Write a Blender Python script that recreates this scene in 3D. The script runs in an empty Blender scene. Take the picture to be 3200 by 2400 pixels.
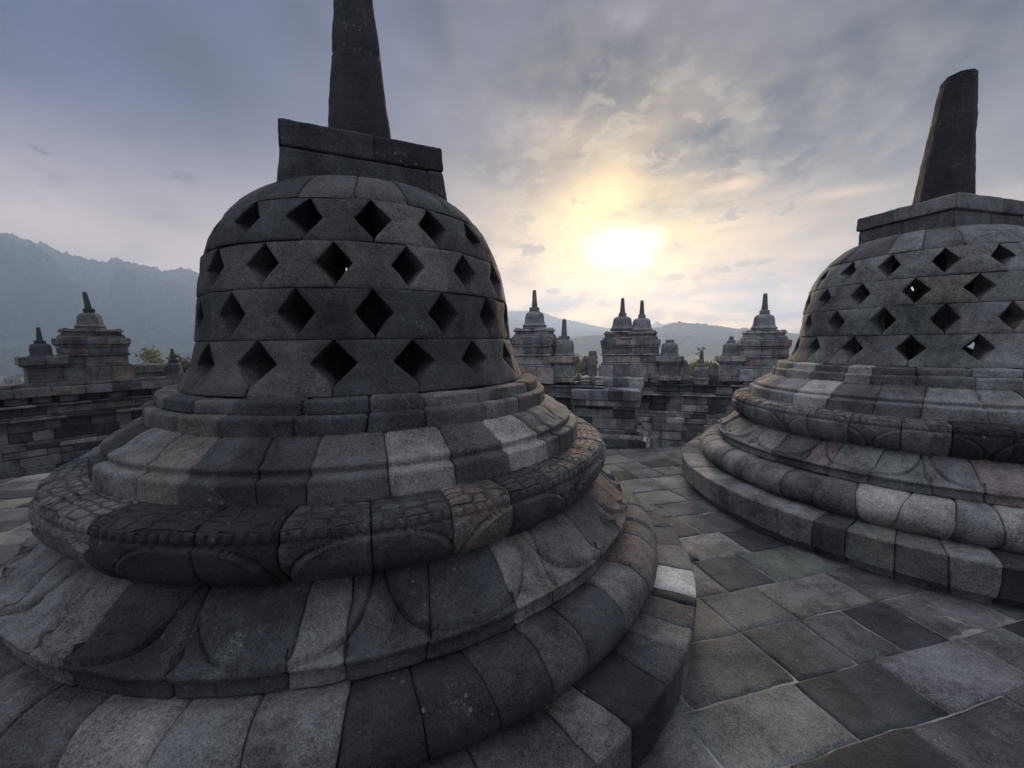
import bpy, math, random
import numpy as np
from mathutils import Matrix, Vector, Euler
R_ = math.radians
scene = bpy.context.scene
col = scene.collection

# ------------------------------------------------------------------ camera
cam_d = bpy.data.cameras.new("camera")
cam_d.sensor_fit = 'HORIZONTAL'
cam_d.sensor_width = 36.0
cam_d.lens = 36.0 * 1288.87 / 3200.0
cam_d.clip_start = 0.05
cam_d.clip_end = 20000
cam = bpy.data.objects.new("camera", cam_d)
col.objects.link(cam)
cam.matrix_world = (Matrix.Translation((0, 0, 1.70)) @ Matrix.Rotation(R_(90 - 5.68), 4, 'X')
                    @ Matrix.Rotation(R_(-0.704), 4, 'Z'))
scene.camera = cam

# ------------------------------------------------------------------ exposure
scene.view_settings.view_transform = 'Standard'
scene.view_settings.look = 'None'
scene.view_settings.gamma = 1
scene.view_settings.exposure = 1.05
scene.cycles.max_bounces = 6
scene.cycles.diffuse_bounces = 3
scene.cycles.volume_bounces = 2
scene.cycles.use_denoising = True

# ------------------------------------------------------------------ sun
SUN_B, SUN_E = R_(14.82), R_(11.41)
SUN_DIR = Vector((math.sin(SUN_B) * math.cos(SUN_E), math.cos(SUN_B) * math.cos(SUN_E), math.sin(SUN_E)))
sun_d = bpy.data.lights.new("sun", 'SUN')
sun_d.energy = 2.7
sun_d.angle = R_(12)
sun_d.color = (1.0, 0.72, 0.46)
sun = bpy.data.objects.new("sun", sun_d)
col.objects.link(sun)
sun.rotation_euler = SUN_DIR.to_track_quat('Z', 'Y').to_euler()


# ------------------------------------------------------------------ node helper
class NG:
    """tiny expression builder over shader nodes"""
    def __init__(self, tree):
        self.t = tree; self.n = tree.nodes; self.l = tree.links

    def put(self, sock, v):
        if isinstance(v, bpy.types.NodeSocket):
            self.l.new(v, sock)
        elif isinstance(v, (tuple, list)) and len(v) == 3 and sock.type == 'RGBA':
            sock.default_value = (*v, 1)
        else:
            sock.default_value = v

    def math(self, op, a, b=0.0, c=0.0, clamp=False):
        m = self.n.new('ShaderNodeMath'); m.operation = op; m.use_clamp = clamp
        self.put(m.inputs[0], a); self.put(m.inputs[1], b); self.put(m.inputs[2], c)
        return m.outputs[0]

    def add(self, a, b): return self.math('ADD', a, b)
    def sub(self, a, b): return self.math('SUBTRACT', a, b)
    def mul(self, a, b): return self.math('MULTIPLY', a, b)
    def div(self, a, b): return self.math('DIVIDE', a, b)

    def vmath(self, op, a, b=None, scale=None):
        m = self.n.new('ShaderNodeVectorMath'); m.operation = op
        self.put(m.inputs[0], a)
        if b is not None: self.put(m.inputs[1], b)
        if scale is not None: self.put(m.inputs['Scale'], scale)
        return m.outputs['Value'] if op in ('DOT_PRODUCT', 'LENGTH', 'DISTANCE') else m.outputs[0]

    def smooth(self, x, lo, hi, a=0.0, b=1.0):
        m = self.n.new('ShaderNodeMapRange'); m.interpolation_type = 'SMOOTHSTEP'
        self.put(m.inputs[0], x)
        for i, v in zip((1, 2, 3, 4), (lo, hi, a, b)): m.inputs[i].default_value = v
        return m.outputs[0]

    def mix(self, f, a, b, mode='MIX'):
        m = self.n.new('ShaderNodeMix'); m.data_type = 'RGBA'; m.blend_type = mode
        m.clamp_factor = True
        self.put(m.inputs[0], f); self.put(m.inputs[6], a); self.put(m.inputs[7], b)
        return m.outputs[2]

    def noise(self, vec, scale, detail=4, rough=0.5, dist=0.0, lac=2.0):
        m = self.n.new('ShaderNodeTexNoise'); self.l.new(vec, m.inputs['Vector'])
        m.inputs['Scale'].default_value = scale; m.inputs['Detail'].default_value = detail
        m.inputs['Roughness'].default_value = rough; m.inputs['Distortion'].default_value = dist
        m.inputs['Lacunarity'].default_value = lac
        return m.outputs[0]

    def voro(self, vec, scale, feature='F1', rnd=1.0):
        m = self.n.new('ShaderNodeTexVoronoi'); m.feature = feature
        self.l.new(vec, m.inputs['Vector']); m.inputs['Scale'].default_value = scale
        m.inputs['Randomness'].default_value = rnd
        return m.outputs['Distance']

    def sep(self, v):
        m = self.n.new('ShaderNodeSeparateXYZ'); self.l.new(v, m.inputs[0]); return m.outputs

    def comb(self, x, y, z):
        m = self.n.new('ShaderNodeCombineXYZ')
        for i, v in enumerate((x, y, z)): self.put(m.inputs[i], v)
        return m.outputs[0]

    def scalecol(self, c, f):
        return self.vmath('SCALE', c, scale=f)

    def addcol(self, a, b):
        return self.vmath('ADD', a, b)


# ------------------------------------------------------------------ sky
world = bpy.data.worlds.new("World"); scene.world = world
world.use_nodes = True
wt = world.node_tree
for n in list(wt.nodes): wt.nodes.remove(n)
g = NG(wt)
tc = wt.nodes.new('ShaderNodeTexCoord')
D = tc.outputs['Generated']
dx, dy, dz = g.sep(D)[0:3]
zc = g.math('MAXIMUM', dz, 0.0)
sd = g.vmath('DOT_PRODUCT', D, tuple(SUN_DIR))
om = g.sub(1.0, sd)                                   # 1 - cos(angle to the sun)
def glow(k): return g.math('EXPONENT', g.mul(om, -k))
g_wide, g_mid, g_near, g_core = glow(3.2), glow(22.0), glow(60.0), glow(420.0)
# warm band hugging the horizon below the sun
fl = g.vmath('NORMALIZE', g.comb(dx, dy, 0.0))
az = g.math('EXPONENT', g.mul(g.sub(1.0, g.vmath('DOT_PRODUCT', fl, (math.sin(SUN_B), math.cos(SUN_B), 0))), -6.0))
band = g.mul(az, g.math('EXPONENT', g.mul(zc, -6.0)))
# cloud features as (azimuth, elevation, half width, half height, weight), all in radians on the dome
PUFFS = [(0.057, 0.216, 0.050, 0.014, 1.0), (0.006, 0.191, 0.031, 0.011, 0.9), (0.366, 0.139, 0.023, 0.009, 1.0), (0.101, 0.121, 0.019, 0.007, 0.9), (0.179, 0.147, 0.011, 0.004, 0.8), (0.465, 0.148, 0.080, 0.012, 0.8), (0.540, 0.159, 0.043, 0.007, 0.6), (0.155, 0.091, 0.101, 0.016, 0.8), (0.067, 0.079, 0.066, 0.010, 0.6), (0.540, 0.353, 0.023, 0.046, 0.25), (0.470, 0.250, 0.036, 0.018, 0.7), (0.377, 0.210, 0.019, 0.013, 0.6), (0.263, 0.280, 0.045, 0.013, 0.7), (0.380, 0.270, 0.055, 0.014, 0.6), (0.349, 0.390, 0.046, 0.011, 0.5), (0.159, 0.317, 0.052, 0.013, 0.5), (0.053, 0.363, 0.043, 0.018, 0.5), (-0.086, 0.385, 0.064, 0.026, 0.5), (0.575, 0.255, 0.086, 0.016, 0.7), (0.618, 0.283, 0.062, 0.012, 0.5), (0.695, 0.110, 0.044, 0.012, 0.3), (-0.822, 0.304, 0.058, 0.013, 0.5), (-0.655, 0.300, 0.045, 0.014, 0.55), (-0.146, 0.475, 0.073, 0.017, 0.35), (0.265, 0.155, 0.008, 0.003, 0.5)]
DARKS = [(-0.613, 0.447, 0.114, 0.095, 0.55), (-0.672, 0.509, 0.081, 0.035, 0.3), (0.179, 0.530, 0.166, 0.075, 0.6), (0.638, 0.402, 0.156, 0.079, 0.55), (0.834, 0.402, 0.066, 0.066, 0.3), (0.695, 0.317, 0.093, 0.035, 0.4), (0.530, 0.386, 0.104, 0.051, 0.4), (-0.442, 0.582, 0.052, 0.070, 0.4), (0.696, 0.490, 0.111, 0.035, 0.35), (0.386, 0.381, 0.113, 0.032, 0.5), (-0.099, 0.631, 0.124, 0.018, 0.15)]
LIGHTS = [(0.252, 0.612, 0.053, 0.023, 0.7), (0.485, 0.312, 0.061, 0.015, 0.6), (0.043, 0.457, 0.116, 0.043, 0.5), (-0.199, 0.559, 0.071, 0.072, 0.35), (-0.092, 0.544, 0.052, 0.028, 0.4), (-0.764, 0.443, 0.070, 0.015, 0.25), (-0.822, 0.454, 0.061, 0.009, 0.25), (0.354, 0.507, 0.054, 0.061, 0.2), (-0.842, 0.234, 0.106, 0.039, 0.3), (0.680, 0.262, 0.074, 0.009, 0.5), (-0.231, 0.602, 0.040, 0.037, 0.3), (0.448, 0.586, 0.033, 0.011, 0.4)]

AE = g.comb(g.math('ARCTAN2', dx, dy), g.math('ARCSINE', dz), 0.0)
def field(lst, reach=1.75):
    tot = None
    for a0, e0, sa, se, k in lst:
        m = wt.nodes.new('ShaderNodeVectorMath'); m.operation = 'MULTIPLY_ADD'
        wt.links.new(AE, m.inputs[0]); m.inputs[1].default_value = (1 / sa, 1 / se, 0); m.inputs[2].default_value = (-a0 / sa, -e0 / se, 0)
        f = g.smooth(g.vmath('LENGTH', m.outputs[0]), 0.0, reach, 1.0, 0.0)
        tot = g.math('MULTIPLY_ADD', f, k, tot if tot is not None else 0.0)
    return tot
side = g.smooth(dx, -0.75, 0.55)
up = g.mix(side, (.062, .078, .160), (.052, .066, .108))
low = g.mix(side, (1.12, .84, .66), (.45, .33, .24))
t_up = g.smooth(zc, 0.03, 0.44)
base = g.mix(t_up, low, up)
base = g.addcol(base, g.scalecol((.060, .045, .030), g_wide))
base = g.addcol(base, g.scalecol((.46, .255, .045), g_mid))
base = g.addcol(base, g.scalecol((1.3, .80, .11), g_near))
base = g.addcol(base, g.scalecol((1.45, .72, .12), band))
base = g.addcol(base, g.scalecol((3.3, 1.75, .25), g.mul(az, g.math('EXPONENT', g.mul(zc, -15.0)))))
# cloud deck, seen in true perspective
den = g.add(dz, 0.20)
P = g.comb(g.div(dx, den), g.mul(g.div(dy, den), 0.8), 0.0)
n_big = g.noise(P, 0.9, 4, 0.5, 0.15)
n_mid = g.noise(g.vmath('ADD', P, (3.1, 7.7, 0)), 2.7, 6, 0.56, 0.3)
n_fine = g.noise(g.vmath('ADD', P, (9.3, 1.2, 0)), 9.0, 5, 0.6, 0.3)
n_ae = g.noise(g.vmath('MULTIPLY', AE, (1.0, 2.2, 1.0)), 13.0, 7, 0.62, 0.4)
n_ae2 = g.noise(g.vmath('MULTIPLY', AE, (1.0, 1.7, 1.0)), 30.0, 5, 0.65, 0.2)
dark, light, pf = field(DARKS), field(LIGHTS), field(PUFFS, 1.9)
dark = g.mul(dark, g.add(.45, g.mul(n_mid, 1.1)))
light = g.mul(light, g.smooth(g.add(n_mid, g.mul(g.sub(n_fine, .5), .5)), .34, .66))
PS = (SUN_DIR.x / (SUN_DIR.z + .2), SUN_DIR.y / (SUN_DIR.z + .2) * .8, 0.0)
toS = g.vmath('NORMALIZE', g.vmath('SUBTRACT', PS, P))
def clouds(vec): return g.add(g.mul(g.noise(vec, 2.1, 8, .56, .35), .62), g.mul(g.noise(g.vmath('ADD', vec, (4.4, 2.2, .3)), 5.2, 6, .6, .3), .38))
nA = clouds(P); nB = clouds(g.vmath('ADD', P, g.vmath('SCALE', toS, scale=.075)))
cover = g.add(g.mul(g.smooth(dx, -.55, .1), .055), g.sub(g.mul(dark, .16), g.mul(light, .14)))
thick = g.smooth(g.add(nA, cover), .43, .70)
lit = g.math('MAXIMUM', g.math('MINIMUM', g.mul(g.sub(nA, nB), 7.0), 1.0), -1.0)
streak = g.mul(g.sub(n_big, .5), .5)
k = g.sub(g.add(1.0, g.add(g.mul(light, 1.1), g.mul(streak, 1.4))), g.mul(dark, .50))
k = g.sub(k, g.mul(thick, g.smooth(dx, -.6, .15, .45, .85)))
sky = g.scalecol(base, g.math('MAXIMUM', g.add(k, .08), .16))
edge = g.mul(lit, g.smooth(dx, -.6, .1, .35, 1.0))
sky = g.addcol(sky, g.scalecol(g.addcol((.075, .072, .070), g.scalecol((.75, .50, .19), g.add(g.mul(g_wide, .22), g.mul(g_mid, .5)))), g.mul(edge, g.add(.35, g.mul(thick, .65)))))
cool = g.mul(g.smooth(dz, .12, .45), g.math('SUBTRACT', 1.0, g_mid, 0, True))
sky = g.mix(cool, sky, g.mix(1.0, sky, (.80, .93, 1.16), 'MULTIPLY'))
# small cumulus: grey undersides, glowing rims on the sunny side of the sky
rough = g.add(g.mul(g.sub(n_ae, .5), 2.7), g.mul(g.sub(n_ae2, .5), 1.4))
pw = g.add(g.math('MINIMUM', pf, 1.0), g.mul(rough, g.smooth(pf, .02, .3)))
puff = g.smooth(pw, .36, .90)
scat = g.mul(g.smooth(g.add(n_ae, g.mul(g.sub(n_mid, .5), .9)), .50, .72), g.mul(g.smooth(g_mid, .05, .5, 0.0, .80), g.smooth(g_near, .25, .8, 1.0, .25)))
puff = g.math('MAXIMUM', puff, scat)
puffcol = g.addcol(g.scalecol(base, 0.24), g.scalecol((.10, .085, .08), g.add(g_wide, .35)))
sky = g.mix(g.mul(puff, .95), sky, puffcol)
rim = g.mul(g.mul(g.mul(puff, g.sub(1.0, puff)), 4.0), g.mul(g_mid, g.smooth(g_near, 0.0, .9, 1.0, .2)))
sky = g.addcol(sky, g.scalecol((.50, .40, .20), rim))
# the sun itself, blown out through thin cloud
m = wt.nodes.new('ShaderNodeVectorMath'); m.operation = 'MULTIPLY_ADD'
wt.links.new(AE, m.inputs[0]); m.inputs[1].default_value = (1 / .112, 1 / .070, 0); m.inputs[2].default_value = (-SUN_B / .112, -(SUN_E + .006) / .070, 0)
sl = g.vmath('LENGTH', m.outputs[0])
sunblob = g.math('POWER', g.smooth(g.add(sl, g.mul(g.sub(n_ae, .5), .9)), .0, 1.25, 1.0, 0.0), 2.0)
sky = g.addcol(sky, g.scalecol((4.2, 3.9, 2.9), g.mul(sunblob, g.sub(1.0, g.mul(puff, .4)))))
sky = g.addcol(sky, g.scalecol((.7, .56, .24), glow(110.0)))
sky = g.scalecol(sky, .43)
# unseen overcast sky behind and above the viewer, brightened to light the stones
sky = g.mix(g.smooth(dy, 0.25, -0.5), sky, (.265, .285, .335))
sky = g.mix(g.smooth(dz, 0.66, 0.9), sky, (.86, .90, 1.0))
# below the horizon: dull ground light
sky = g.mix(g.smooth(dz, 0.0, -0.08), sky, (.10, .10, .095))
nish = wt.nodes.new('ShaderNodeTexSky'); nish.sky_type = 'NISHITA'; nish.sun_disc = False
nish.sun_elevation = SUN_E; nish.sun_rotation = SUN_B
nish.dust_density = 3.0
bg = wt.nodes.new('ShaderNodeBackground'); bg.inputs['Strength'].default_value = 0.1
wt.links.new(g.addcol(g.scalecol(nish.outputs[0], 0.008), g.scalecol(sky, 9.6)), bg.inputs['Color'])
wo = wt.nodes.new('ShaderNodeOutputWorld'); wt.links.new(bg.outputs[0], wo.inputs['Surface'])


# ================================================================== numpy noise
def _hash(ix, iy, iz, seed):
    h = (ix.astype(np.int64) * 374761393 + iy.astype(np.int64) * 668265263
         + iz.astype(np.int64) * 2147483647 + seed * 974634777) & 0xFFFFFFFF
    h = ((h ^ (h >> 13)) * 1274126177) & 0xFFFFFFFF
    h = ((h ^ (h >> 16)) * 2246822519) & 0xFFFFFFFF
    h = h ^ (h >> 15)
    return (h & 0xFFFFFF) / float(0xFFFFFF)

def vnoise(p, seed=0):
    p = np.asarray(p, float); f = np.floor(p); i = f.astype(np.int64); w = p - f
    w = w * w * w * (w * (w * 6 - 15) + 10)
    out = 0
    for cx in (0, 1):
        for cy in (0, 1):
            for cz in (0, 1):
                wt_ = ((w[..., 0] if cx else 1 - w[..., 0]) * (w[..., 1] if cy else 1 - w[..., 1])
                       * (w[..., 2] if cz else 1 - w[..., 2]))
                out = out + wt_ * _hash(i[..., 0] + cx, i[..., 1] + cy, i[..., 2] + cz, seed)
    return out * 2 - 1

def fbm(p, octv=4, seed=0, rough=0.5):
    p = np.asarray(p, float); a = 1.0; s = 0; tot = 0
    for o in range(octv):
        s = s + a * vnoise(p * (2.03 ** o) + 17.3 * o, seed + o); tot += a; a *= rough
    return s / tot

def sstep(x, lo, hi):
    t = np.clip((x - lo) / (hi - lo), 0, 1); return t * t * (3 - 2 * t)


# ================================================================== mesh accumulator
class Acc:
    def __init__(self):
        self.v = []; self.f = []; self.c = []; self.uv = []; self.k = []; self.n = 0
    def grid(self, V, tone, UV=None, carve=None, flip=False):
        """V: (na, nb, 3) grid of points"""
        na, nb = V.shape[:2]
        idx = np.arange(na * nb).reshape(na, nb) + self.n
        q = np.stack([idx[:-1, :-1], idx[:-1, 1:], idx[1:, 1:], idx[1:, :-1]], -1).reshape(-1, 4)
        if flip: q = q[:, ::-1]
        self.v.append(V.reshape(-1, 3)); self.f.append(q)
        self.c.append(np.broadcast_to(np.asarray(tone, float), V.shape).reshape(-1, 3))
        self.uv.append((UV if UV is not None else np.zeros((na, nb, 2))).reshape(-1, 2))
        self.k.append((carve if carve is not None else np.zeros((na, nb))).reshape(-1))
        self.n += na * nb
    def faces(self, V, F, tone):
        V = np.asarray(V, float); F = np.asarray(F, int)
        if F.shape[1] == 3: F = np.concatenate([F, F[:, 2:]], 1)
        self.v.append(V); self.f.append(F + self.n)
        self.c.append(np.broadcast_to(np.asarray(tone, float), V.shape))
        self.uv.append(V[:, :2].copy()); self.k.append(np.zeros(len(V)))
        self.n += len(V)
    def build(self, name, mat, parent=None, smooth=True, loc=None):
        V = np.concatenate(self.v); F = np.concatenate(self.f); C = np.concatenate(self.c)
        UV = np.concatenate(self.uv); K = np.concatenate(self.k)
        if loc is not None: V = V - np.asarray(loc, float)
        me = bpy.data.meshes.new(name)
        tri = F[:, 2] == F[:, 3]
        cnt = np.where(tri, 3, 4)
        start = np.concatenate([[0], np.cumsum(cnt)[:-1]])
        flat = F.reshape(-1)
        if tri.any():
            keep = np.ones(F.shape, bool); keep[tri, 3] = False
            flat = F[keep]
        me.vertices.add(len(V)); me.vertices.foreach_set('co', V.astype(np.float32).ravel())
        me.loops.add(len(flat)); me.loops.foreach_set('vertex_index', flat.astype(np.int32))
        me.polygons.add(len(F)); me.polygons.foreach_set('loop_start', start.astype(np.int32))
        me.polygons.foreach_set('loop_total', cnt.astype(np.int32))
        me.polygons.foreach_set('use_smooth', np.full(len(F), smooth))
        me.update(calc_edges=True)
        a = me.attributes.new('tone', 'FLOAT_COLOR', 'POINT')
        a.data.foreach_set('color', np.concatenate([C, np.ones((len(C), 1))], 1).astype(np.float32).ravel())
        a = me.attributes.new('carve', 'FLOAT', 'POINT'); a.data.foreach_set('value', K.astype(np.float32))
        a = me.attributes.new('patch', 'FLOAT_VECTOR', 'POINT')
        a.data.foreach_set('vector', np.concatenate([UV, np.zeros((len(UV), 1))], 1).astype(np.float32).ravel())
        me.validate()
        me.materials.append(mat)
        o = bpy.data.objects.new(name, me); col.objects.link(o)
        if parent is not None: o.parent = parent
        return o

def tag(o, label=None, cat=None, group=None, kind=None):
    if label: o['label'] = label
    if cat: o['category'] = cat
    if group: o['group'] = group
    if kind: o['kind'] = kind
    return o

def thing(name, loc, label, cat, group=None):
    o = bpy.data.objects.new(name, None); col.objects.link(o)
    o.empty_display_size = 0.2; o.location = loc
    return tag(o, label, cat, group)


# ================================================================== stone tones (albedo)
TONE = {'d': (.024, .0245, .027), 's': (.042, .0435, .047), 'm': (.112, .110, .109), 'n': (.070, .069, .070),
        'l': (.165, .160, .150), 'L': (.225, .218, .206), 'W': (.33, .33, .32), 'b': (.120, .103, .092),
        'p': (.125, .101, .097), 'g': (.100, .103, .094)}
rng = np.random.default_rng(7)
def pick(w='ddssnnmmmbgl'):
    t = np.array(TONE[w[rng.integers(len(w))]])
    return t * rng.uniform(.85, 1.15) * (1 + rng.normal(0, .02, 3))

TGAIN = 1.0
# ================================================================== course of stones
def resample(prof, ds, soft=1):
    """even steps along the profile; sharp corners keep a narrow chamfer with support points"""
    p = np.asarray(prof, float)
    keep = np.concatenate([[True], np.hypot(*np.diff(p, axis=0).T) > 1e-5]); p = p[keep]
    d = np.diff(p, axis=0); seg = np.hypot(*d.T); s = np.concatenate([[0], np.cumsum(seg)])
    dirs = d / seg[:, None]
    turn = np.zeros(len(p)); turn[1:-1] = np.degrees(np.arccos(np.clip((dirs[:-1] * dirs[1:]).sum(1), -1, 1)))
    n = max(3, int(round(s[-1] / ds)) + 1)
    t = list(np.linspace(0, s[-1], n))
    cor = [s[i] for i in range(1, len(p) - 1) if turn[i] > 22]
    if soft:
        for c in cor:
            t = [x for x in t if abs(x - c) > .0125 or x in (0, s[-1])]
            t += [x for x in (c - .011, c - .0045, c + .0045, c + .011) if 0 < x < s[-1]]
    else:
        for c in cor:
            t = [x for x in t if abs(x - c) > .004 or x in (0, s[-1])] + [c]
    t = np.array(sorted(set(t)))
    q = np.stack([np.interp(t, s, p[:, 0]), np.interp(t, s, p[:, 1])], 1)
    return q, t

def curve(pts, n=24):
    """Catmull-Rom through the points"""
    p = np.asarray(pts, float); p = np.vstack([2 * p[0] - p[1], p, 2 * p[-1] - p[-2]])
    out = []
    for i in range(1, len(p) - 2):
        t = np.linspace(0, 1, n, endpoint=(i == len(p) - 3))[:, None]
        a, b, c, d = p[i - 1], p[i], p[i + 1], p[i + 2]
        out.append(.5 * (2 * b + (c - a) * t + (2 * a - 5 * b + 4 * c - d) * t ** 2 + (3 * b - a - 3 * c + d) * t ** 3))
    return np.vstack(out)

def course(acc, mapf, prof, joints, tones, rref, da=.02, ds=.013, groove=.008, bev=.007, soft=1, rough=1.0,
           relief=None, carve=None, seed=0, wob=.006, off=.006, chip=1.0, ends=(True, True), deep=.07, lean=0.0, gap=.0019):
    q, t = resample(prof, ds, soft)
    L = t[-1]
    tan = np.gradient(q, axis=0); tan /= np.linalg.norm(tan, axis=1)[:, None] + 1e-12
    nrm = np.stack([-tan[:, 1], tan[:, 0]], 1)
    nj = len(joints) - 1
    lean_j = rng.normal(0, lean, nj + 1) if lean else np.zeros(nj + 1)
    closed = abs(joints[-1] - joints[0] - 2 * math.pi) < 1e-6
    if closed: lean_j[-1] = lean_j[0]
    for j in range(nj):
        a0, a1 = joints[j], joints[j + 1]
        w = (a1 - a0) * rref
        n = max(3, int(round(w / da)))
        e = np.linspace(0, w, n + 1)
        ex = [0, 0, 0, bev * .5, bev * 1.1, bev * 2.2]
        left = np.array([x for x in ex if x < w * .4]); right = w - left[::-1]
        mid = e[(e > left[-1] + min(da, .03) * .5) & (e < right[0] - min(da, .03) * .5)]
        ee = np.concatenate([left, mid, right])
        deepcol = np.zeros(len(ee)); deepcol[0] = deepcol[-1] = 1; deepcol[1] = deepcol[-2] = .14
        # wobbling joints shared by neighbours
        jid0, jid1 = j, (0 if (closed and j + 1 == nj) else j + 1)
        wl = wob * vnoise(np.stack([t * 9, np.full_like(t, jid0 * 3.7), np.full_like(t, seed)], -1)) + lean_j[jid0] * (t - L / 2)
        wr = wob * vnoise(np.stack([t * 9, np.full_like(t, jid1 * 3.7), np.full_like(t, seed)], -1)) + lean_j[j + 1] * (t - L / 2)
        u = ee / w
        gp = gap * (.7 + .9 * np.clip(vnoise(np.stack([t * 7, np.full_like(t, j * 1.9), np.full_like(t, seed + 40)], -1)) + .5, 0, 1.6))
        A = a0 + (ee[:, None] + ((1 - 2 * u)[:, None] * gp) + (1 - u)[:, None] * wl + u[:, None] * wr) / rref
        E1 = np.minimum(ee, w - ee)[:, None] * np.ones_like(t)
        S = np.ones((len(ee), 1)) * t
        big = 9.0
        ES = np.minimum(S if ends[0] else big, (L - S) if ends[1] else big)
        p3 = np.stack([A * rref, S, np.full_like(S, seed * 5.13 + j * 11.7)], -1)
        cn = sstep(fbm(p3 * 14, 3, seed), .05, .75) * chip
        inset = groove * np.exp(-(E1 / (bev * (1 + 1.8 * cn))) ** 1.4)
        inset = np.maximum(inset, groove * .75 * np.exp(-(ES / (bev * .9 * (1 + 1.8 * cn))) ** 1.4))
        # broken corners
        for cu in (0, 1):
            for cs in (0, 1):
                if rng.random() < .20 * chip:
                    rr = rng.uniform(.02, .055)
                    dd = np.hypot((ee[:, None] - cu * w), (S - cs * L)) + .012 * fbm(p3 * 30, 2, seed + 3)
                    inset = inset + .45 * np.clip(rr - dd, 0, 1) * (1 if ends[cs] else 0)
        disp = -inset + rough * (.0045 * fbm(p3 * 8, 3, seed + 1) + .0022 * fbm(p3 * 38, 2, seed + 2))
        disp = disp + rng.uniform(-off, off) + rng.uniform(-off, off) * (u[:, None] - .5) + rng.uniform(-off, off) * (S / L - .5)
        if relief is not None: disp = disp + relief(A, S / L, j) * 1.0
        disp = disp - deepcol[:, None] * deep
        Rr = q[None, :, 0] + disp * nrm[None, :, 0]
        Zz = q[None, :, 1] + disp * nrm[None, :, 1]
        V = mapf(A, Rr, Zz)
        tone = (tones[j] if tones is not None else pick()) * TGAIN
        UV = np.stack([A * rref, S], -1)
        K = carve(A, S / L) if carve is not None else None
        acc.grid(V, tone, UV, K, flip=True)

def ringmap(cx, cy):
    def f(a, r, z): return np.stack([cx + r * np.cos(a), cy + r * np.sin(a), z], -1)
    return f

def boxmap(cx, cy, yaw, ex=0.0, ey=0.0):
    """a in 0..4 runs round a rectangle whose half sizes are n+ex, n+ey"""
    c, s = math.cos(yaw), math.sin(yaw)
    def f(a, n, z):
        a = np.mod(a, 4.0); k = np.minimum(np.floor(a + 1e-9), 3); tt = (a - k) * 2 - 1
        hx, hy = n + ex, n + ey
        x = np.select([k == 0, k == 1, k == 2], [tt * hx, hx, -tt * hx], -hx)
        y = np.select([k == 0, k == 1, k == 2], [-hy, tt * hy, hy], -tt * hy)
        return np.stack([cx + c * x - s * y, cy + s * x + c * y, z], -1)
    return f

def linemap(px, py, ang):
    """a metres along, n out to the right-hand side of the run, z up"""
    c, s = math.cos(ang), math.sin(ang)
    def f(a, n, z): return np.stack([px + c * a + s * n, py + s * a - c * n, z], -1)
    return f

def fill_joints(known, step, tol=.35):
    """known joints (radians, increasing, part of the circle) -> full circle"""
    k = sorted(known); gap = k[0] + 2 * math.pi - k[-1]
    n = max(1, int(round(gap / step)))
    rest = [k[-1] + gap * (i + (rng.uniform(-tol, tol) * .5 if 0 < i < n else 0)) / n for i in range(1, n + 1)]
    return k + rest


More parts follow.
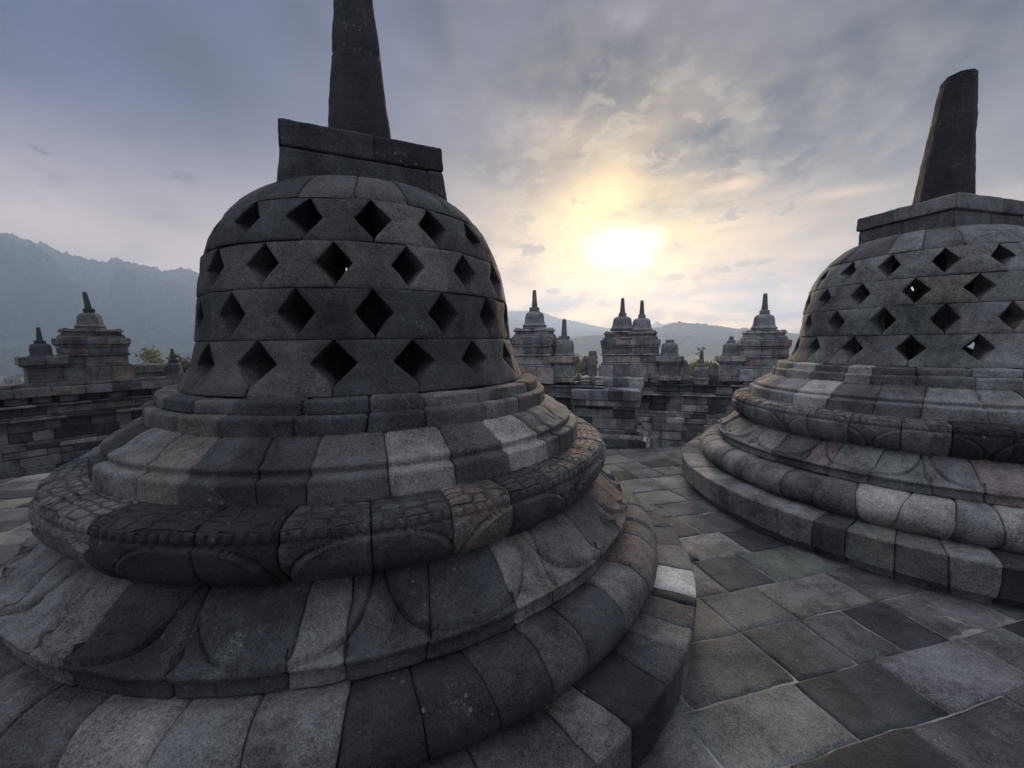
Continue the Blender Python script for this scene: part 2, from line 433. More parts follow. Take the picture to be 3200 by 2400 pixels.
# ================================================================== materials
def stone_material(name, carved=False, spot=1.0, gain=1.0, rough=(.72, .95), spec=.28):
    m = bpy.data.materials.new(name); m.use_nodes = True
    t = m.node_tree; G = NG(t)
    b = t.nodes['Principled BSDF']
    at = t.nodes.new('ShaderNodeAttribute'); at.attribute_name = 'tone'
    co = t.nodes.new('ShaderNodeTexCoord').outputs['Object']
    tone = at.outputs['Color']
    blot = G.noise(co, 3.2, 5, .6)
    mott = G.noise(co, 17, 5, .65)
    grain = G.noise(co, 150, 3, .75)
    f = G.add(G.smooth(blot, .3, .7, .60, 1.36), G.smooth(mott, .25, .75, -.30, .30))
    f = G.add(f, G.smooth(grain, .30, .70, -.42, .48))
    f = G.add(f, G.smooth(G.noise(co, 62, 3, .7), .3, .7, -.22, .26))
    c = G.scalecol(tone, G.mul(f, gain))
    # pale lichen dust and dark pits
    grime = G.smooth(G.noise(G.vmath('MULTIPLY', co, (2.3, 2.3, .8)), 1.0, 6, .62, .5), .50, .66)
    c = G.scalecol(c, G.sub(1.0, G.mul(grime, .42)))
    lich = G.mul(G.smooth(G.noise(co, 6.5, 8, .72, .6), .57, .72), G.smooth(grain, .42, .62))
    c = G.mix(G.mul(lich, .62 * spot), c, (.24, .24, .215))
    dots = G.mul(G.smooth(G.voro(co, 21), .10, .20, 1.0, 0.0), G.smooth(G.noise(co, 4.1, 4, .6), .52, .64))
    c = G.mix(G.mul(dots, .5 * spot), c, (.21, .215, .185))
    pit = G.smooth(G.voro(co, 85), .10, .26, 1.0, 0.0)
    pitm = G.mul(pit, G.smooth(mott, .45, .65))
    c = G.mix(G.mul(pitm, .7), c, (.022, .022, .024))
    warm = G.smooth(G.noise(G.vmath('ADD', co, (5, 3, 1)), 1.7, 3), .5, .75)
    c = G.mix(G.mul(warm, .35), c, G.mix(1.0, c, (1.18, 1.0, .86), 'MULTIPLY'))
    t.links.new(c, b.inputs['Base Color'])
    G.put(b.inputs['Roughness'], G.smooth(mott, .2, .8, *rough))
    b.inputs['Specular IOR Level'].default_value = spec
    h = G.add(G.mul(G.noise(co, 48, 4, .7), .9), G.mul(grain, .75))
    h = G.sub(h, G.mul(pitm, .5))
    h = G.add(h, G.mul(mott, .8))
    bump = t.nodes.new('ShaderNodeBump'); bump.inputs['Strength'].default_value = 1.0
    bump.inputs['Distance'].default_value = .013
    if carved:
        cv = t.nodes.new('ShaderNodeAttribute'); cv.attribute_name = 'carve'
        uv = t.nodes.new('ShaderNodeAttribute'); uv.attribute_name = 'patch'
        sv = G.vmath('MULTIPLY', uv.outputs['Vector'], (11.0, 21.0, 1.0))
        cell = G.smooth(G.voro(sv, 1.0, 'DISTANCE_TO_EDGE', .55), .0, .16)
        curl = G.mul(G.math('SINE', G.mul(G.voro(sv, 1.0, 'F1', .55), 18.0)), .10)
        h = G.add(h, G.mul(G.mul(G.add(cell, curl), cv.outputs['Fac']), 2.6))
        dk = G.mul(G.sub(1.0, cell), cv.outputs['Fac'])
        t.links.new(G.mix(G.mul(dk, .45), c, (.03, .03, .03)), b.inputs['Base Color'])
    t.links.new(h, bump.inputs['Height'])
    t.links.new(bump.outputs[0], b.inputs['Normal'])
    return m

M_STONE = stone_material('andesite')
M_CARVED = stone_material('carved_andesite', carved=True)
M_WALL = stone_material('wall_andesite', spot=.7, gain=2.1)  # gain lifts the albedo to imitate lens flare veiling wall and shrines
M_PAVE = stone_material('paving_andesite', spot=1.2, gain=1.05, rough=(.55, .88), spec=.30)


def simple_mat(name, color, rough=.9, scale=8.0, var=.35, color2=None):
    m = bpy.data.materials.new(name); m.use_nodes = True
    t = m.node_tree; G = NG(t); b = t.nodes['Principled BSDF']
    co = t.nodes.new('ShaderNodeTexCoord').outputs['Object']
    n = G.noise(co, scale, 6, .65)
    c = G.mix(G.smooth(n, .3, .7), tuple(x * (1 - var) for x in color), color2 or tuple(x * (1 + var) for x in color))
    t.links.new(c, b.inputs['Base Color']); b.inputs['Roughness'].default_value = rough
    b.inputs['Specular IOR Level'].default_value = .2
    return m


# ================================================================== the two latticed stupas
def d2r(l): return [R_(x) for x in l]

def petals(n, c_deg, s_lo, s_hi, amp, upside=False, half=.93):
    """raised lotus petals: rounded towards the lip, with a second petal peeping out between"""
    per = 2 * math.pi / n
    def f(A, s, j):
        x = np.mod(A - R_(c_deg) + per / 2, per) / per * 2 - 1          # -1..1 over a period
        ss = 1 - s if upside else s
        def inside(x, half, lo, hi, pw):
            tt = np.clip((ss - lo) / (hi - lo), 0, 1)
            return np.where(ss > hi, -1, half * (1 - tt ** pw) ** (1 / pw) - np.abs(x))
        d = inside(x, half, s_lo, s_hi, 2.4)
        main = sstep(d, -.002, .016)
        grv = np.exp(-((d + .013) / .013) ** 2)
        x2 = np.mod(x + 2, 2) - 1
        d2 = inside(x2, .36, s_lo - .5, s_hi - .02, 1.7)
        sec = sstep(d2, -.01, .03) * (1 - main)
        on = sstep(s, .0, .05) * sstep(s_hi + .03 - ss, 0.0, .035)
        rim = np.exp(-((d - .075) / .028) ** 2)
        return amp * on * (main * .55 + .30 * sec - .50 * grv + rim * .18)
    return f

def build_stupa(C, spec, label, bell_n):
    cx, cy = C
    root = thing('latticed_stupa', (cx, cy, 0), label, 'stupa', 'bell shaped stupas with diamond openings')
    mp = ringmap(0, 0)
    def ring(name, prof, key, step, mat=M_STONE, rref=None, **kw):
        known, tn = spec[key]
        js = fill_joints(d2r(known), R_(step))
        tones = [np.array(TONE[tn[i]]) * rng.uniform(.9, 1.1) if i < len(tn) else pick() for i in range(len(js) - 1)]
        acc = Acc()
        rr = rref or max(p[0] for p in prof)
        course(acc, mp, prof, js, tones, rr, seed=hash(key) % 97 if False else ord(key[0]) + int(cx * 7), **kw)
        o = acc.build(name, mat, root)
        return o
    # plinth
    ring('plinth', [(1.93, .300), (2.10, .300), (2.245, .296), (2.256, .285), (2.240, .070), (2.19, .064), (2.18, .0), (2.18, -.05)],
         '7', 7.0, da=.020, groove=.009, bev=.007, off=.007, ends=(False, False), lean=.05)
    # plain half-round torus
    a = np.linspace(98, -80, 30)
    tor = [(1.875 + .168 * math.cos(R_(x)) * (1.0 if x > 0 else 1.0), .412 + .138 * math.sin(R_(x))) for x in a]
    ring('lower_torus', [(1.80, .552)] + tor, '6', 7.6, groove=.011, bev=.009, off=.006, rref=2.0, ds=.012, da=.016, ends=(False, True), lean=.10)
    # lower lotus
    lot = list(curve([(1.46, .815), (1.56, .808), (1.655, .772), (1.725, .712), (1.780, .665), (1.842, .648)])) + \
        [(1.856, .642), (1.852, .622), (1.834, .616), (1.838, .556), (1.80, .545)]
    ring('lower_lotus', lot, '5', 8.5, groove=.009, bev=.007, off=.004, ends=(False, True), lean=.10, ds=.0065 if cx < 0 else .009, da=.0052 if cx < 0 else .0075, chip=.6,
         relief=petals(16, spec['petal'], .12, .745, .034))
    # upper torus with seed field, bead edge and petals turned up
    up = [(1.46, 1.072), (1.60, 1.070), (1.655, 1.064), (1.682, 1.050), (1.690, 1.024)] + \
        list(curve([(1.690, 1.020), (1.694, .965), (1.680, .905), (1.640, .850), (1.585, .812), (1.50, .792)]))
    Lp = resample(up, .012)[1][-1]
    s_edge = .235 / Lp
    pet = petals(16, spec['petal'] + 11, .45, .985, .032, True)
    def rel4(A, s, j):
        lo, hi = s_edge + .006 / Lp, s_edge + .040 / Lp
        bead = sstep(s, s_edge, lo) * sstep(hi - s, 0, .008 / Lp)
        beadw = sstep(np.cos(A * 1.69 / .046 * 2 * math.pi), -.9, -.2)
        body = sstep(s, hi, hi + .02)
        so = np.clip((s - hi) / (1 - hi), 0, 1)
        slope = sstep(s, 0, s_edge)
        dim = .006 * vnoise(np.stack([A * 1.6 / .09, s * Lp / .05, np.zeros_like(s) + 3], -1)) * slope * (s < s_edge)
        return bead * (.009 * beadw - .004) - .007 * np.exp(-((s - hi) * Lp / .006) ** 2) + body * pet(A, so, j) + dim
    def carve4(A, s): return (sstep(s, .05, .1) * sstep(s_edge * 1.02 - s, 0, .02))
    ring('upper_torus', up, '4', 9.6, mat=M_CARVED, groove=.009, bev=.007, off=.004, ends=(False, True), da=.0052 if cx < 0 else .0075, ds=.0065 if cx < 0 else .0085, chip=.8,
         relief=rel4, carve=carve4, rref=1.69)
    # upper lotus: soft slope, lip, ledge and block face
    ulo = list(curve([(1.24, 1.302), (1.30, 1.296), (1.36, 1.270), (1.41, 1.232), (1.458, 1.212)])) + \
        [(1.466, 1.204), (1.460, 1.176), (1.500, 1.170), (1.512, 1.160), (1.520, 1.066), (1.50, 1.04)]
    ring('upper_lotus', ulo, '3', 10.5, groove=.009, bev=.007, off=.005, ends=(False, True), lean=.12, da=.013, ds=.011,
         relief=lambda A, s, j: petals(22, spec['petal'], .0, .95, .007)(A, np.clip(s / .55, 0, 1), j) * (s < .5))
    ring('lower_step', [(1.16, 1.386), (1.275, 1.386), (1.290, 1.376), (1.296, 1.296), (1.27, 1.27)], '2', 12.5,
         groove=.009, bev=.007, off=.006, ends=(False, True), lean=.05, da=.016, ds=.011)
    ring('upper_step', [(1.02, 1.455), (1.218, 1.452), (1.232, 1.442), (1.238, 1.386), (1.21, 1.36)], '1', 12.5,
         groove=.009, bev=.007, off=.006, ends=(False, True), lean=.05, da=.016, ds=.011)
    # solid core that closes the joints
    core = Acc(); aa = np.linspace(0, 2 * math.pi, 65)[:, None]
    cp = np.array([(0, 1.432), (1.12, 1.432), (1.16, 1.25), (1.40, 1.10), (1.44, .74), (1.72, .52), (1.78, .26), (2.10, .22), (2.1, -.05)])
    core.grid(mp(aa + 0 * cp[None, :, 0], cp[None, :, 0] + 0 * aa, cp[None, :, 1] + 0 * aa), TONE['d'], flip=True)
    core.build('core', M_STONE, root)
    # ---- bell
    prof = np.array([(1.455, 1.142), (1.50, 1.118), (1.58, 1.078), (1.728, 1.040), (1.86, 1.026), (1.985, 1.012), (2.10, .994), (2.226, .966),
                     (2.33, .932), (2.41, .888), (2.478, .842), (2.53, .802), (2.58, .752), (2.63, .690), (2.67, .620), (2.695, .545)])
    zz = np.linspace(1.455, 2.695, 250)
    rr = np.interp(zz, prof[:, 0], prof[:, 1])
    for _ in range(14): rr[1:-1] = (rr[:-2] + 2 * rr[1:-1] + rr[2:]) / 4
    rad = lambda z: np.interp(z, zz, rr)
    dr = np.gradient(rr, zz)
    slope = lambda z: np.interp(z, zz, dr)
    rows = [(1.455, 1.728), (1.728, 1.985), (1.985, 2.226), (2.226, 2.474)]
    acc = Acc(); thick = spec.get('thick', .25)
    for k, (z0, z1) in enumerate(rows):
        per = 2 * math.pi / bell_n; c0 = R_(spec['bell'][k])
        tn = spec.get('belltones', 'nnsn')
        for j in range(bell_n):
            am = c0 + per * (j + .5)
            rm = float(rad((z0 + z1) / 2)); W = per * rm
            sd_ = int(k * 40 + j + cx * 9)
            v = np.concatenate([[0, 0, 0, .012, .03], np.linspace(.06, .94, 20), [.97, .988, 1, 1, 1]])
            nu = 26
            uu = np.concatenate([[-1, -1, -1, -.975], np.linspace(-.94, .94, nu), [.975, 1, 1, 1]])
            bz = np.zeros((len(uu), len(v))); bz[:, 1] = bz[:, -2] = .03; bz[1] = bz[-2] = .03; bz[0] = bz[-1] = 1; bz[:, 0] = bz[:, -1] = 1
            notch = spec['notch'][k] * rng.uniform(.92, 1.08)
            v_lo = .15 if k == 0 else .05
            vr = (v - v_lo) / (1 - v_lo)
            nv = np.clip(1 - np.abs(2 * vr - 1) / .97, 0, 1)
            jit = .004 * vnoise(np.stack([v * 6, v * 0 + sd_, v * 0], -1))
            hw = W / 2 - .002 - notch / 2 * nv + jit
            U, Vv = np.meshgrid(uu, v, indexing='ij')
            X = U * hw[None, :]
            Z = z0 + .0015 + (z1 - z0 - .003) * Vv
            p3 = np.stack([X + j * 3.1, Z, np.full_like(Z, sd_ * 2.7)], -1)
            cn = sstep(fbm(p3 * 13, 3, 5), .0, .7)
            e = np.minimum(np.minimum((1 - np.abs(U)) * hw[None, :], Vv * (z1 - z0)), (1 - Vv) * (z1 - z0))
            inset = .006 * np.exp(-(e / (.007 * (1 + 2.2 * cn))) ** 1.2)
            disp = -inset + .006 * fbm(p3 * 6, 3, 1) + .0025 * fbm(p3 * 34, 2, 2) + rng.uniform(-.006, .006) \
                + rng.uniform(-.010, .010) * U * .5 + rng.uniform(-.006, .006) * (Vv - .5)
            disp = disp - bz * thick
            rbase = rad(Z)
            # facets: the stones are flat-faced, not perfectly round
            sl = slope(Z); nr = 1 / np.sqrt(1 + sl ** 2); nz = -sl * nr
            ang = am + X / rm
            Rr = rbase + disp * nr; Zf = Z + np.where(bz > 0, 0, disp * nz)
            tone = np.array(TONE[tn[rng.integers(len(tn))]]) * rng.uniform(.85, 1.15) * TGAIN
            acc.grid(mp(ang, Rr, Zf), tone, np.stack([X, Z], -1), flip=False)
            # inner face
            gi = np.ix_([0, nu // 3 + 3, 2 * nu // 3 + 4, len(uu) - 1], [0, 10, 19, len(v) - 1])
            acc.grid(mp(ang[gi], rad(Z[gi]) - thick, Z[gi]), tone, flip=True)
    acc.build('bell', M_STONE, root)
    # solid cap course
    acc = Acc()
    zs = np.linspace(2.695, 2.476, 26)
    js = fill_joints(d2r(spec['cap']), R_(21))
    course(acc, mp, [(.30, 2.708), (.46, 2.704)] + [(float(rad(z)), z) for z in zs], js,
           [np.array(TONE[c]) * rng.uniform(.9, 1.1) for c in (rng.choice(list('nsnm'), len(js)))], .8,
           seed=3 + int(cx), groove=.007, bev=.006, ends=(False, True), off=.005, da=.022)
    acc.build('cap', M_STONE, root)
    # square harmika of two courses
    h = spec['harmika']
    acc = Acc()
    bm = boxmap(h['dx'], h['dy'], R_(h['yaw']), h.get('ex', 0.0), 0.0)
    n_ = h['n']
    for (z0, z1, top, n0, n1, jj, tn) in h['courses']:
        prof_h = ([(0.0, z1)] if top else [(n1 - .08, z1 - .002)]) + [(n1 - .01, z1), (n1, z1 - .01), (n0, z0 + .01), (n0 - .01, z0), (n0 - .08, z0)]
        course(acc, bm, prof_h, jj, [np.array(TONE[c]) * rng.uniform(.92, 1.08) for c in tn], 2 * n_, seed=int(z0 * 50),
               groove=.006, bev=.006, off=.003, da=.022, wob=.003, ends=(not top, True), deep=.03, chip=1.3)
    acc.build('harmika', M_STONE, root)
    # octagonal spire
    s = spec['spire']
    acc = Acc(); no = 8
    nz_ = 60; zz2 = np.linspace(s['z0'], s['z1'], nz_)
    A = []
    for i in range(no):
        for w in (-.44, -.2, 0, .2, .44):
            A.append((i + w) * 2 * math.pi / no)
    A = np.array(A + [A[0] + 2 * math.pi])
    tt = (zz2 - s['z0']) / (s['z1'] - s['z0'])
    R0 = s['r0'] + (s['r1'] - s['r0']) * tt
    loc_a = np.mod(A + math.pi / no, 2 * math.pi / no) - math.pi / no
    fac = np.cos(math.pi / no) / np.cos(loc_a)
    fac = np.where(np.abs(loc_a) > .42 * 2 * math.pi / no, fac * .992, fac)
    RR = R0[None, :] * fac[:, None] / np.cos(math.pi / no) * .97
    p3 = np.stack([np.cos(A)[:, None] * RR, np.sin(A)[:, None] * RR, zz2[None, :] + 0 * RR], -1)
    RR = RR + .010 * fbm(p3 * 5, 3, 8) + .004 * fbm(p3 * 26, 2, 9)
    zj = s.get('joint')
    if zj: RR = RR - .014 * np.exp(-((zz2[None, :] - zj + .01 * np.sin(A)[:, None]) / .008) ** 2)
    lx, ly = s['lean']
    X = s['dx'] + np.cos(A + s['yaw'])[:, None] * RR + lx * tt[None, :]
    Y = s['dy'] + np.sin(A + s['yaw'])[:, None] * RR + ly * tt[None, :]
    Zs = np.broadcast_to(zz2[None, :], X.shape).copy()
    # chipped slanting top
    sx = (X - s['dx'] - lx) * .712 - (Y - s['dy'] - ly) * .702
    cut = s['z1'] - np.clip(s.get('chipx', -9) - sx, 0, 1) * .55 - np.clip(-.01 - sx, 0, 1) * s.get('slantx', 0)
    Zs = np.minimum(Zs, cut)
    acc.grid(np.stack([X, Y, Zs], -1), TONE[s.get('tone', 'd')], flip=False)
    # lid
    top = np.stack([X[:, -1], Y[:, -1], Zs[:, -1]], -1)
    cen = top.mean(0) + np.array([0, 0, .006])
    lid = np.stack([cen + (top - cen) * k for k in (.02, .5, .9, 1.0)], 1)
    acc.grid(lid, TONE[s.get('tone', 'd')], flip=True)
    acc.build('spire', M_STONE, root)
    return root

L_SPEC = {
    '1': ([233.3, 247.1, 259.2, 274.1, 288.1, 299.6, 314.8, 338.6], 'snssnmmn'),
    '2': ([233, 245.6, 258.2, 273.6, 287.7, 299.4, 314.9, 327.5, 336], 'nbsssnmnn'),
    '3': ([234.9, 249.5, 259, 270.6, 278.8, 290.7, 301.8, 312.9, 324.5, 330.8, 339.4], 'mbssnlnLmmm'),
    '4': ([225, 238, 251.2, 267.1, 277.2, 287.9, 298.5, 308.1, 317.7, 326, 336], 'lmddnspsnnmm'),
    '5': ([224, 237, 249.3, 255.3, 267.2, 279.6, 285, 294.6, 305.2, 312.8, 323.4, 334], 'mmmssmsslmnpp'),
    '6': ([232, 245.5, 253.5, 261.5, 269.5, 277, 284.6, 292, 298.8, 305.5, 311.5, 320, 328.8, 338], 'nnnlmmddsnsmpnm'),
    '7': ([288, 296.5, 305.7, 311.3, 317.8, 323.5, 328.3, 333.4, 335.6, 343, 351], 'nnmdsmndWmnn'),
    'petal': 277.3,
    'bell': [279.4, 269.1, 279.8, 270.2],
    'notch': [.215, .186, .186, .184],
    'belltones': 'nnnsssm', 'thick': .32,
    'cap': [247, 266, 286, 305, 325],
    'harmika': dict(n=.50, dx=0, dy=0, yaw=0, courses=[]),
    'spire': dict(z0=2.90, z1=4.45, r0=.236, r1=.085, dx=0.0, dy=0.0, lean=(0.0, 0.0), yaw=.2, joint=3.66, tone='d'),
}
L_SPEC['harmika'] = dict(n=.47, dx=-.02, dy=0.0, yaw=25, courses=[
    (2.56, 2.825, False, .502, .478, [0, .9, 1.5, 2.1, 2.8, 3.4, 4], 'snnsnn'),
    (2.827, 2.985, True, .476, .470, [0, .55, 1.05, 1.5, 2.2, 2.8, 3.4, 4], 'sdnsnsd')])
R_SPEC = {
    '1': ([160, 174, 188.9, 203.5, 211.8, 225.2, 240], 'mLnLnnm'),
    '2': ([160, 174.1, 188.8, 203.3, 212.1, 225.4, 240], 'mlnlnnm'),
    '3': ([155, 167.9, 178.1, 190.6, 203.2, 216.2, 227.3, 240], 'mmmLnnmm'),
    '4': ([173, 182, 193.8, 201.4, 212.2, 223.2, 232.6, 243], 'mmmmnmdd'),
    '5': ([160, 172, 185.7, 194.6, 204, 210.4, 219.4, 228.1, 236.9, 246], 'mmlnpmgmpm'),
    '6': ([148, 158, 165.6, 175, 180.6, 190.1, 196.1, 202, 209.7, 217.5, 224.6, 232.4, 238.7, 246], 'lllnmmmnnllmlm'),
    '7': ([165, 175, 185.1, 192.2, 198.7, 205.5, 212.1, 217.4, 224.4, 231.1, 237.1, 246], 'llmmmmsgnmdd'),
    'petal': 217.0,
    'bell': [199.5, 210.8, 222.0, 209.8],
    'notch': [.198, .188, .188, .176],
    'belltones': 'mmmngb', 'thick': .20,
    'cap': [160, 180, 207, 223, 241],
    'harmika': dict(n=.405, dx=0.0, dy=0.0, yaw=0.0, courses=[]),
    'spire': dict(z0=2.94, z1=4.19, r0=.225, r1=.120, dx=.05, dy=-.045, lean=(.035, -.03), yaw=.5, tone='d', chipx=-.085, slantx=.10),
}
# near corner of the right harmika points a little to the right of the viewer
_toward = math.degrees(math.atan2(-4.303, -4.246))
_hy = _toward + 15.7 - 225
R_SPEC['harmika'] = dict(n=.405, dx=.11 * math.cos(R_(_hy)), dy=.11 * math.sin(R_(_hy)), ex=.11, yaw=_hy, courses=[
    (2.60, 2.845, False, .400, .398, [0, .5, 1.0, 1.5, 2.1, 2.6, 3.0, 3.5, 4], 'nnsnnnnn'),
    (2.847, 2.985, True, .418, .412, [0, .62, 1.0, 1.45, 2.0, 2.5, 3.0, 3.4, 4], 'mnnnnmnm')])

LC, RC = (-1.048, 3.078), (4.246, 4.303)
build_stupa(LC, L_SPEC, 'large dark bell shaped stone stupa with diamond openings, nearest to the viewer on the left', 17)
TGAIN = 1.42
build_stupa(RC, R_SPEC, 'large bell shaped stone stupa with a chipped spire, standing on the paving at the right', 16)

TGAIN = 1.0
def cross_legged_statue(C, label, fat):
    """stone figure seated inside a bell, only glimpsed through the openings"""
    acc = Acc(); cx, cy = C
    a = np.linspace(0, 2 * math.pi, 41)[:, None]
    z = np.array([1.43, 1.46, 1.52, 1.60, 1.66, 1.72, 1.84, 1.98, 2.06, 2.12, 2.16, 2.20, 2.26, 2.33, 2.39, 2.43, 2.46, 2.49])
    wx = np.array([.40, .44, .43, .36, .27, .24, .25, .28, .26, .15, .075, .07, .10, .108, .10, .06, .055, .01])
    wy = np.array([.34, .38, .36, .26, .18, .16, .165, .17, .14, .10, .07, .07, .105, .118, .11, .065, .055, .01])
    yo = np.array([-.06, -.07, -.07, -.03, 0, .02, .02, .02, .02, .02, .02, .01, 0, 0, 0, 0, 0, 0])
    wx, wy = wx * np.where(z > 1.62, fat, 1.05), wy * fat
    c, s = np.cos(a), np.sin(a)
    X = np.sign(c) * np.abs(c) ** .9 * wx; Y = s * wy + yo
    acc.grid(np.stack([cx + X, cy + Y, z + 0 * X], -1), TONE['n'], flip=True)
    # arms, one chain from shoulder to lap each
    for sg in (-1, 1):
        pts = [(.25, .02, 2.06, .075), (.33, -.02, 1.88, .07), (.34, -.10, 1.72, .062), (.20, -.24, 1.66, .052), (.06, -.28, 1.66, .045)]
        pc = curve([(p[0] * sg, p[1], p[2]) for p in pts], 8); rad_ = np.interp(np.linspace(0, 4, len(pc)), range(5), [p[3] for p in pts])
        tt = np.linspace(0, 2 * math.pi, 13)
        T = np.gradient(pc, axis=0); T /= np.linalg.norm(T, axis=1)[:, None]
        n1 = np.cross(T, (0, 0, 1.0)); n1 /= np.linalg.norm(n1, axis=1)[:, None] + 1e-9; n2 = np.cross(T, n1)
        V = pc[:, None, :] + rad_[:, None, None] * (np.cos(tt)[None, :, None] * n1[:, None, :] + np.sin(tt)[None, :, None] * n2[:, None, :])
        acc.grid(V + np.array([cx, cy, 0]), TONE['n'], flip=True)
    o = acc.build('seated_statue', M_STONE)
    return tag(o, label, 'statue', 'seated statues inside the bells')

cross_legged_statue(LC, 'dark seated stone figure hidden inside the large left bell', 1.45)
cross_legged_statue(RC, 'dark seated stone figure glimpsed through the openings of the right bell', 1.0)

# ================================================================== terrace paving
EDGE_P = np.array([(-30, -25), (-15, -6), (-9.6, .6), (-8.0, 3.4), (-6.65, 5.35), (-5.4, 6.25), (-3.5, 6.42), (1.43, 6.40), (2.78, 6.55), (6, 6.95), (10, 7.4), (16, 7.6), (40, 2)], float)
_eb = np.arctan2(EDGE_P[:, 0], EDGE_P[:, 1]); _er = np.hypot(EDGE_P[:, 0], EDGE_P[:, 1])
def edge_r(b):
    """distance from the origin to the terrace edge along a bearing"""
    out = np.full(np.shape(b), 60.0)
    for (x0, y0), (x1, y1), b0, b1 in zip(EDGE_P[:-1], EDGE_P[1:], _eb[:-1], _eb[1:]):
        m = (b >= b0) & (b <= b1)
        dxs, dys = np.sin(b), np.cos(b)
        ex, ey = x1 - x0, y1 - y0
        den = dxs * ey - dys * ex
        r = np.where(np.abs(den) > 1e-9, (x0 * ey - y0 * ex) / np.where(np.abs(den) < 1e-9, 1, den), 60)
        out = np.where(m, r, out)
    return out

def clamp_edge(x, y, back=0.0):
    b = np.arctan2(x, y); r = np.hypot(x, y); er = edge_r(b) - back
    k = np.where(r > er, er / np.maximum(r, 1e-6), 1.0)
    return x * k, y * k

rng = np.random.default_rng(21)
pa = Acc()
e1 = np.array([math.cos(R_(14.5)), math.sin(R_(14.5))]); e2 = np.array([-e1[1], e1[0]])
rows_e2 = [-2.6, -2.25, -1.95, -1.6, -1.28, -.95, -.62, -.28, .08, .44, .80, 1.175, 1.496, 1.862, 2.21]
while rows_e2[-1] < 10.5: rows_e2.append(rows_e2[-1] + rng.uniform(.29, .42))
pid = 0
for r0, r1 in zip(rows_e2[:-1], rows_e2[1:]):
    c = -11 + rng.uniform(0, .4)
    cuts = []
    while c < 12:
        wd = rng.uniform(.33, .66); cuts.append((c, c + wd)); c += wd
    for c0, c1 in cuts:
        cen = e1 * (c0 + c1) / 2 + e2 * (r0 + r1) / 2
        if cen[1] < -2.2: continue
        if np.hypot(*(cen - LC)) < 1.75 or np.hypot(*(cen - RC)) < 1.75: continue
        if np.hypot(*cen) > edge_r(np.arctan2(cen[0], cen[1])) + .12: continue
        pid += 1
        near = np.hypot(*cen) < 5
        st = .022 if near else .045
        def axis(w):
            e = np.linspace(0, w, max(4, int(w / st)) + 1)
            l = np.array([0, 0, .005, .012, .026]); r = w - l[::-1]
            return np.concatenate([l, e[(e > .035) & (e < w - .035)], r])
        ua, va = axis(c1 - c0 - .007), axis(r1 - r0 - .007)
        da_ = np.zeros((len(ua), len(va))); da_[0] = da_[-1] = 1; da_[:, 0] = da_[:, -1] = 1
        U, V = np.meshgrid(ua, va, indexing='ij')
        wx, wy = ua[-1], va[-1]
        E = np.minimum(np.minimum(U, wx - U), np.minimum(V, wy - V))
        gx = c0 + .0035 + U; gy = r0 + .0035 + V
        p2 = np.stack([gx, gy, np.zeros_like(gx)], -1)
        gx = gx + .008 * vnoise(p2 * 7, 4) ; gy = gy + .008 * vnoise(p2 * 7, 5)
        p3 = np.stack([gx, gy, np.full_like(gx, pid * 1.7)], -1)
        cn = sstep(fbm(p3 * 12, 3, 6), .05, .7)
        Z = -.012 * np.exp(-(E / (.008 * (1 + 2.2 * cn))) ** 1.3) + .004 * fbm(p3 * 6, 3, 7) + .0022 * fbm(p3 * 32, 2, 8)
        Z = Z + rng.uniform(-.005, .005) + rng.uniform(-.008, .008) * (U / wx - .5) + rng.uniform(-.008, .008) * (V / wy - .5) - .05 * da_
        X = e1[0] * gx + e2[0] * gy; Y = e1[1] * gx + e2[1] * gy
        X, Y = clamp_edge(X, Y)
        pa.grid(np.stack([X, Y, Z], -1), pick('ssnnmmmmggndl'), flip=True)
tag(pa.build('paving', M_PAVE), kind='structure')

# pale mortar in the joints, worn back here and there
ma = Acc()
bb = np.linspace(_eb[0], _eb[-1], 240); rr_ = np.concatenate([np.linspace(0, 8, 170), np.linspace(8.2, 40, 20)])
B, RR = np.meshgrid(bb, rr_, indexing='ij')
RR = np.minimum(RR, edge_r(B) - .01)
p3 = np.stack([np.sin(B) * RR, np.cos(B) * RR - 0, 0 * RR], -1)
Zm = -.0125 + .0075 * fbm(p3 * 2.2, 4, 3)
ma.grid(np.stack([p3[..., 0], p3[..., 1], Zm], -1), (.17, .165, .15), flip=False)
M_MORTAR = simple_mat('mortar', (.17, .165, .15), .95, 5.0, .5)
tag(ma.build('ground', M_MORTAR), kind='structure')

# drop at the terrace edge
ea = Acc()
bb = np.linspace(_eb[1], _eb[-2], 400); er = edge_r(bb)
ln = np.concatenate([[0], np.cumsum(np.hypot(np.diff(np.sin(bb) * er), np.diff(np.cos(bb) * er)))])
zs_ = np.array([-.02, -.30, -.60, -.90, -1.22, -1.58])
for z1, z0 in zip(zs_[:-1], zs_[1:]):
    c = 0.0
    jj = [0.0]
    while jj[-1] < ln[-1] - .5: jj.append(jj[-1] + rng.uniform(.3, .6))
    def em(a, n, z):
        b = np.interp(a, ln, bb); r = np.interp(a, ln, er) + n
        return np.stack([np.sin(b) * r, np.cos(b) * r, z], -1)
    course(ea, em, [(-.05, z1 - .003), (-.012, z1 - .003), (-.012, z0 + .003), (-.05, z0 + .003)], jj, None, 1.0, da=.12, ds=.07, soft=0, wob=0, seed=int(-z0 * 30))
tag(ea.build('terrace_edge', M_WALL), kind='structure')

lp = Acc()
for i in range(-24, 26):
    for j in range(2, 30):
        x0, y0 = i * .9 + rng.uniform(-.1, .1), j * .6
        pass
gx, gy = np.meshgrid(np.linspace(-26, 26, 60), np.linspace(-12, 22, 40), indexing='ij')
lp.grid(np.stack([gx, gy, -1.60 + 0 * gx], -1), TONE['n'], flip=True)
tag(lp.build('walkway', M_PAVE), kind='structure')

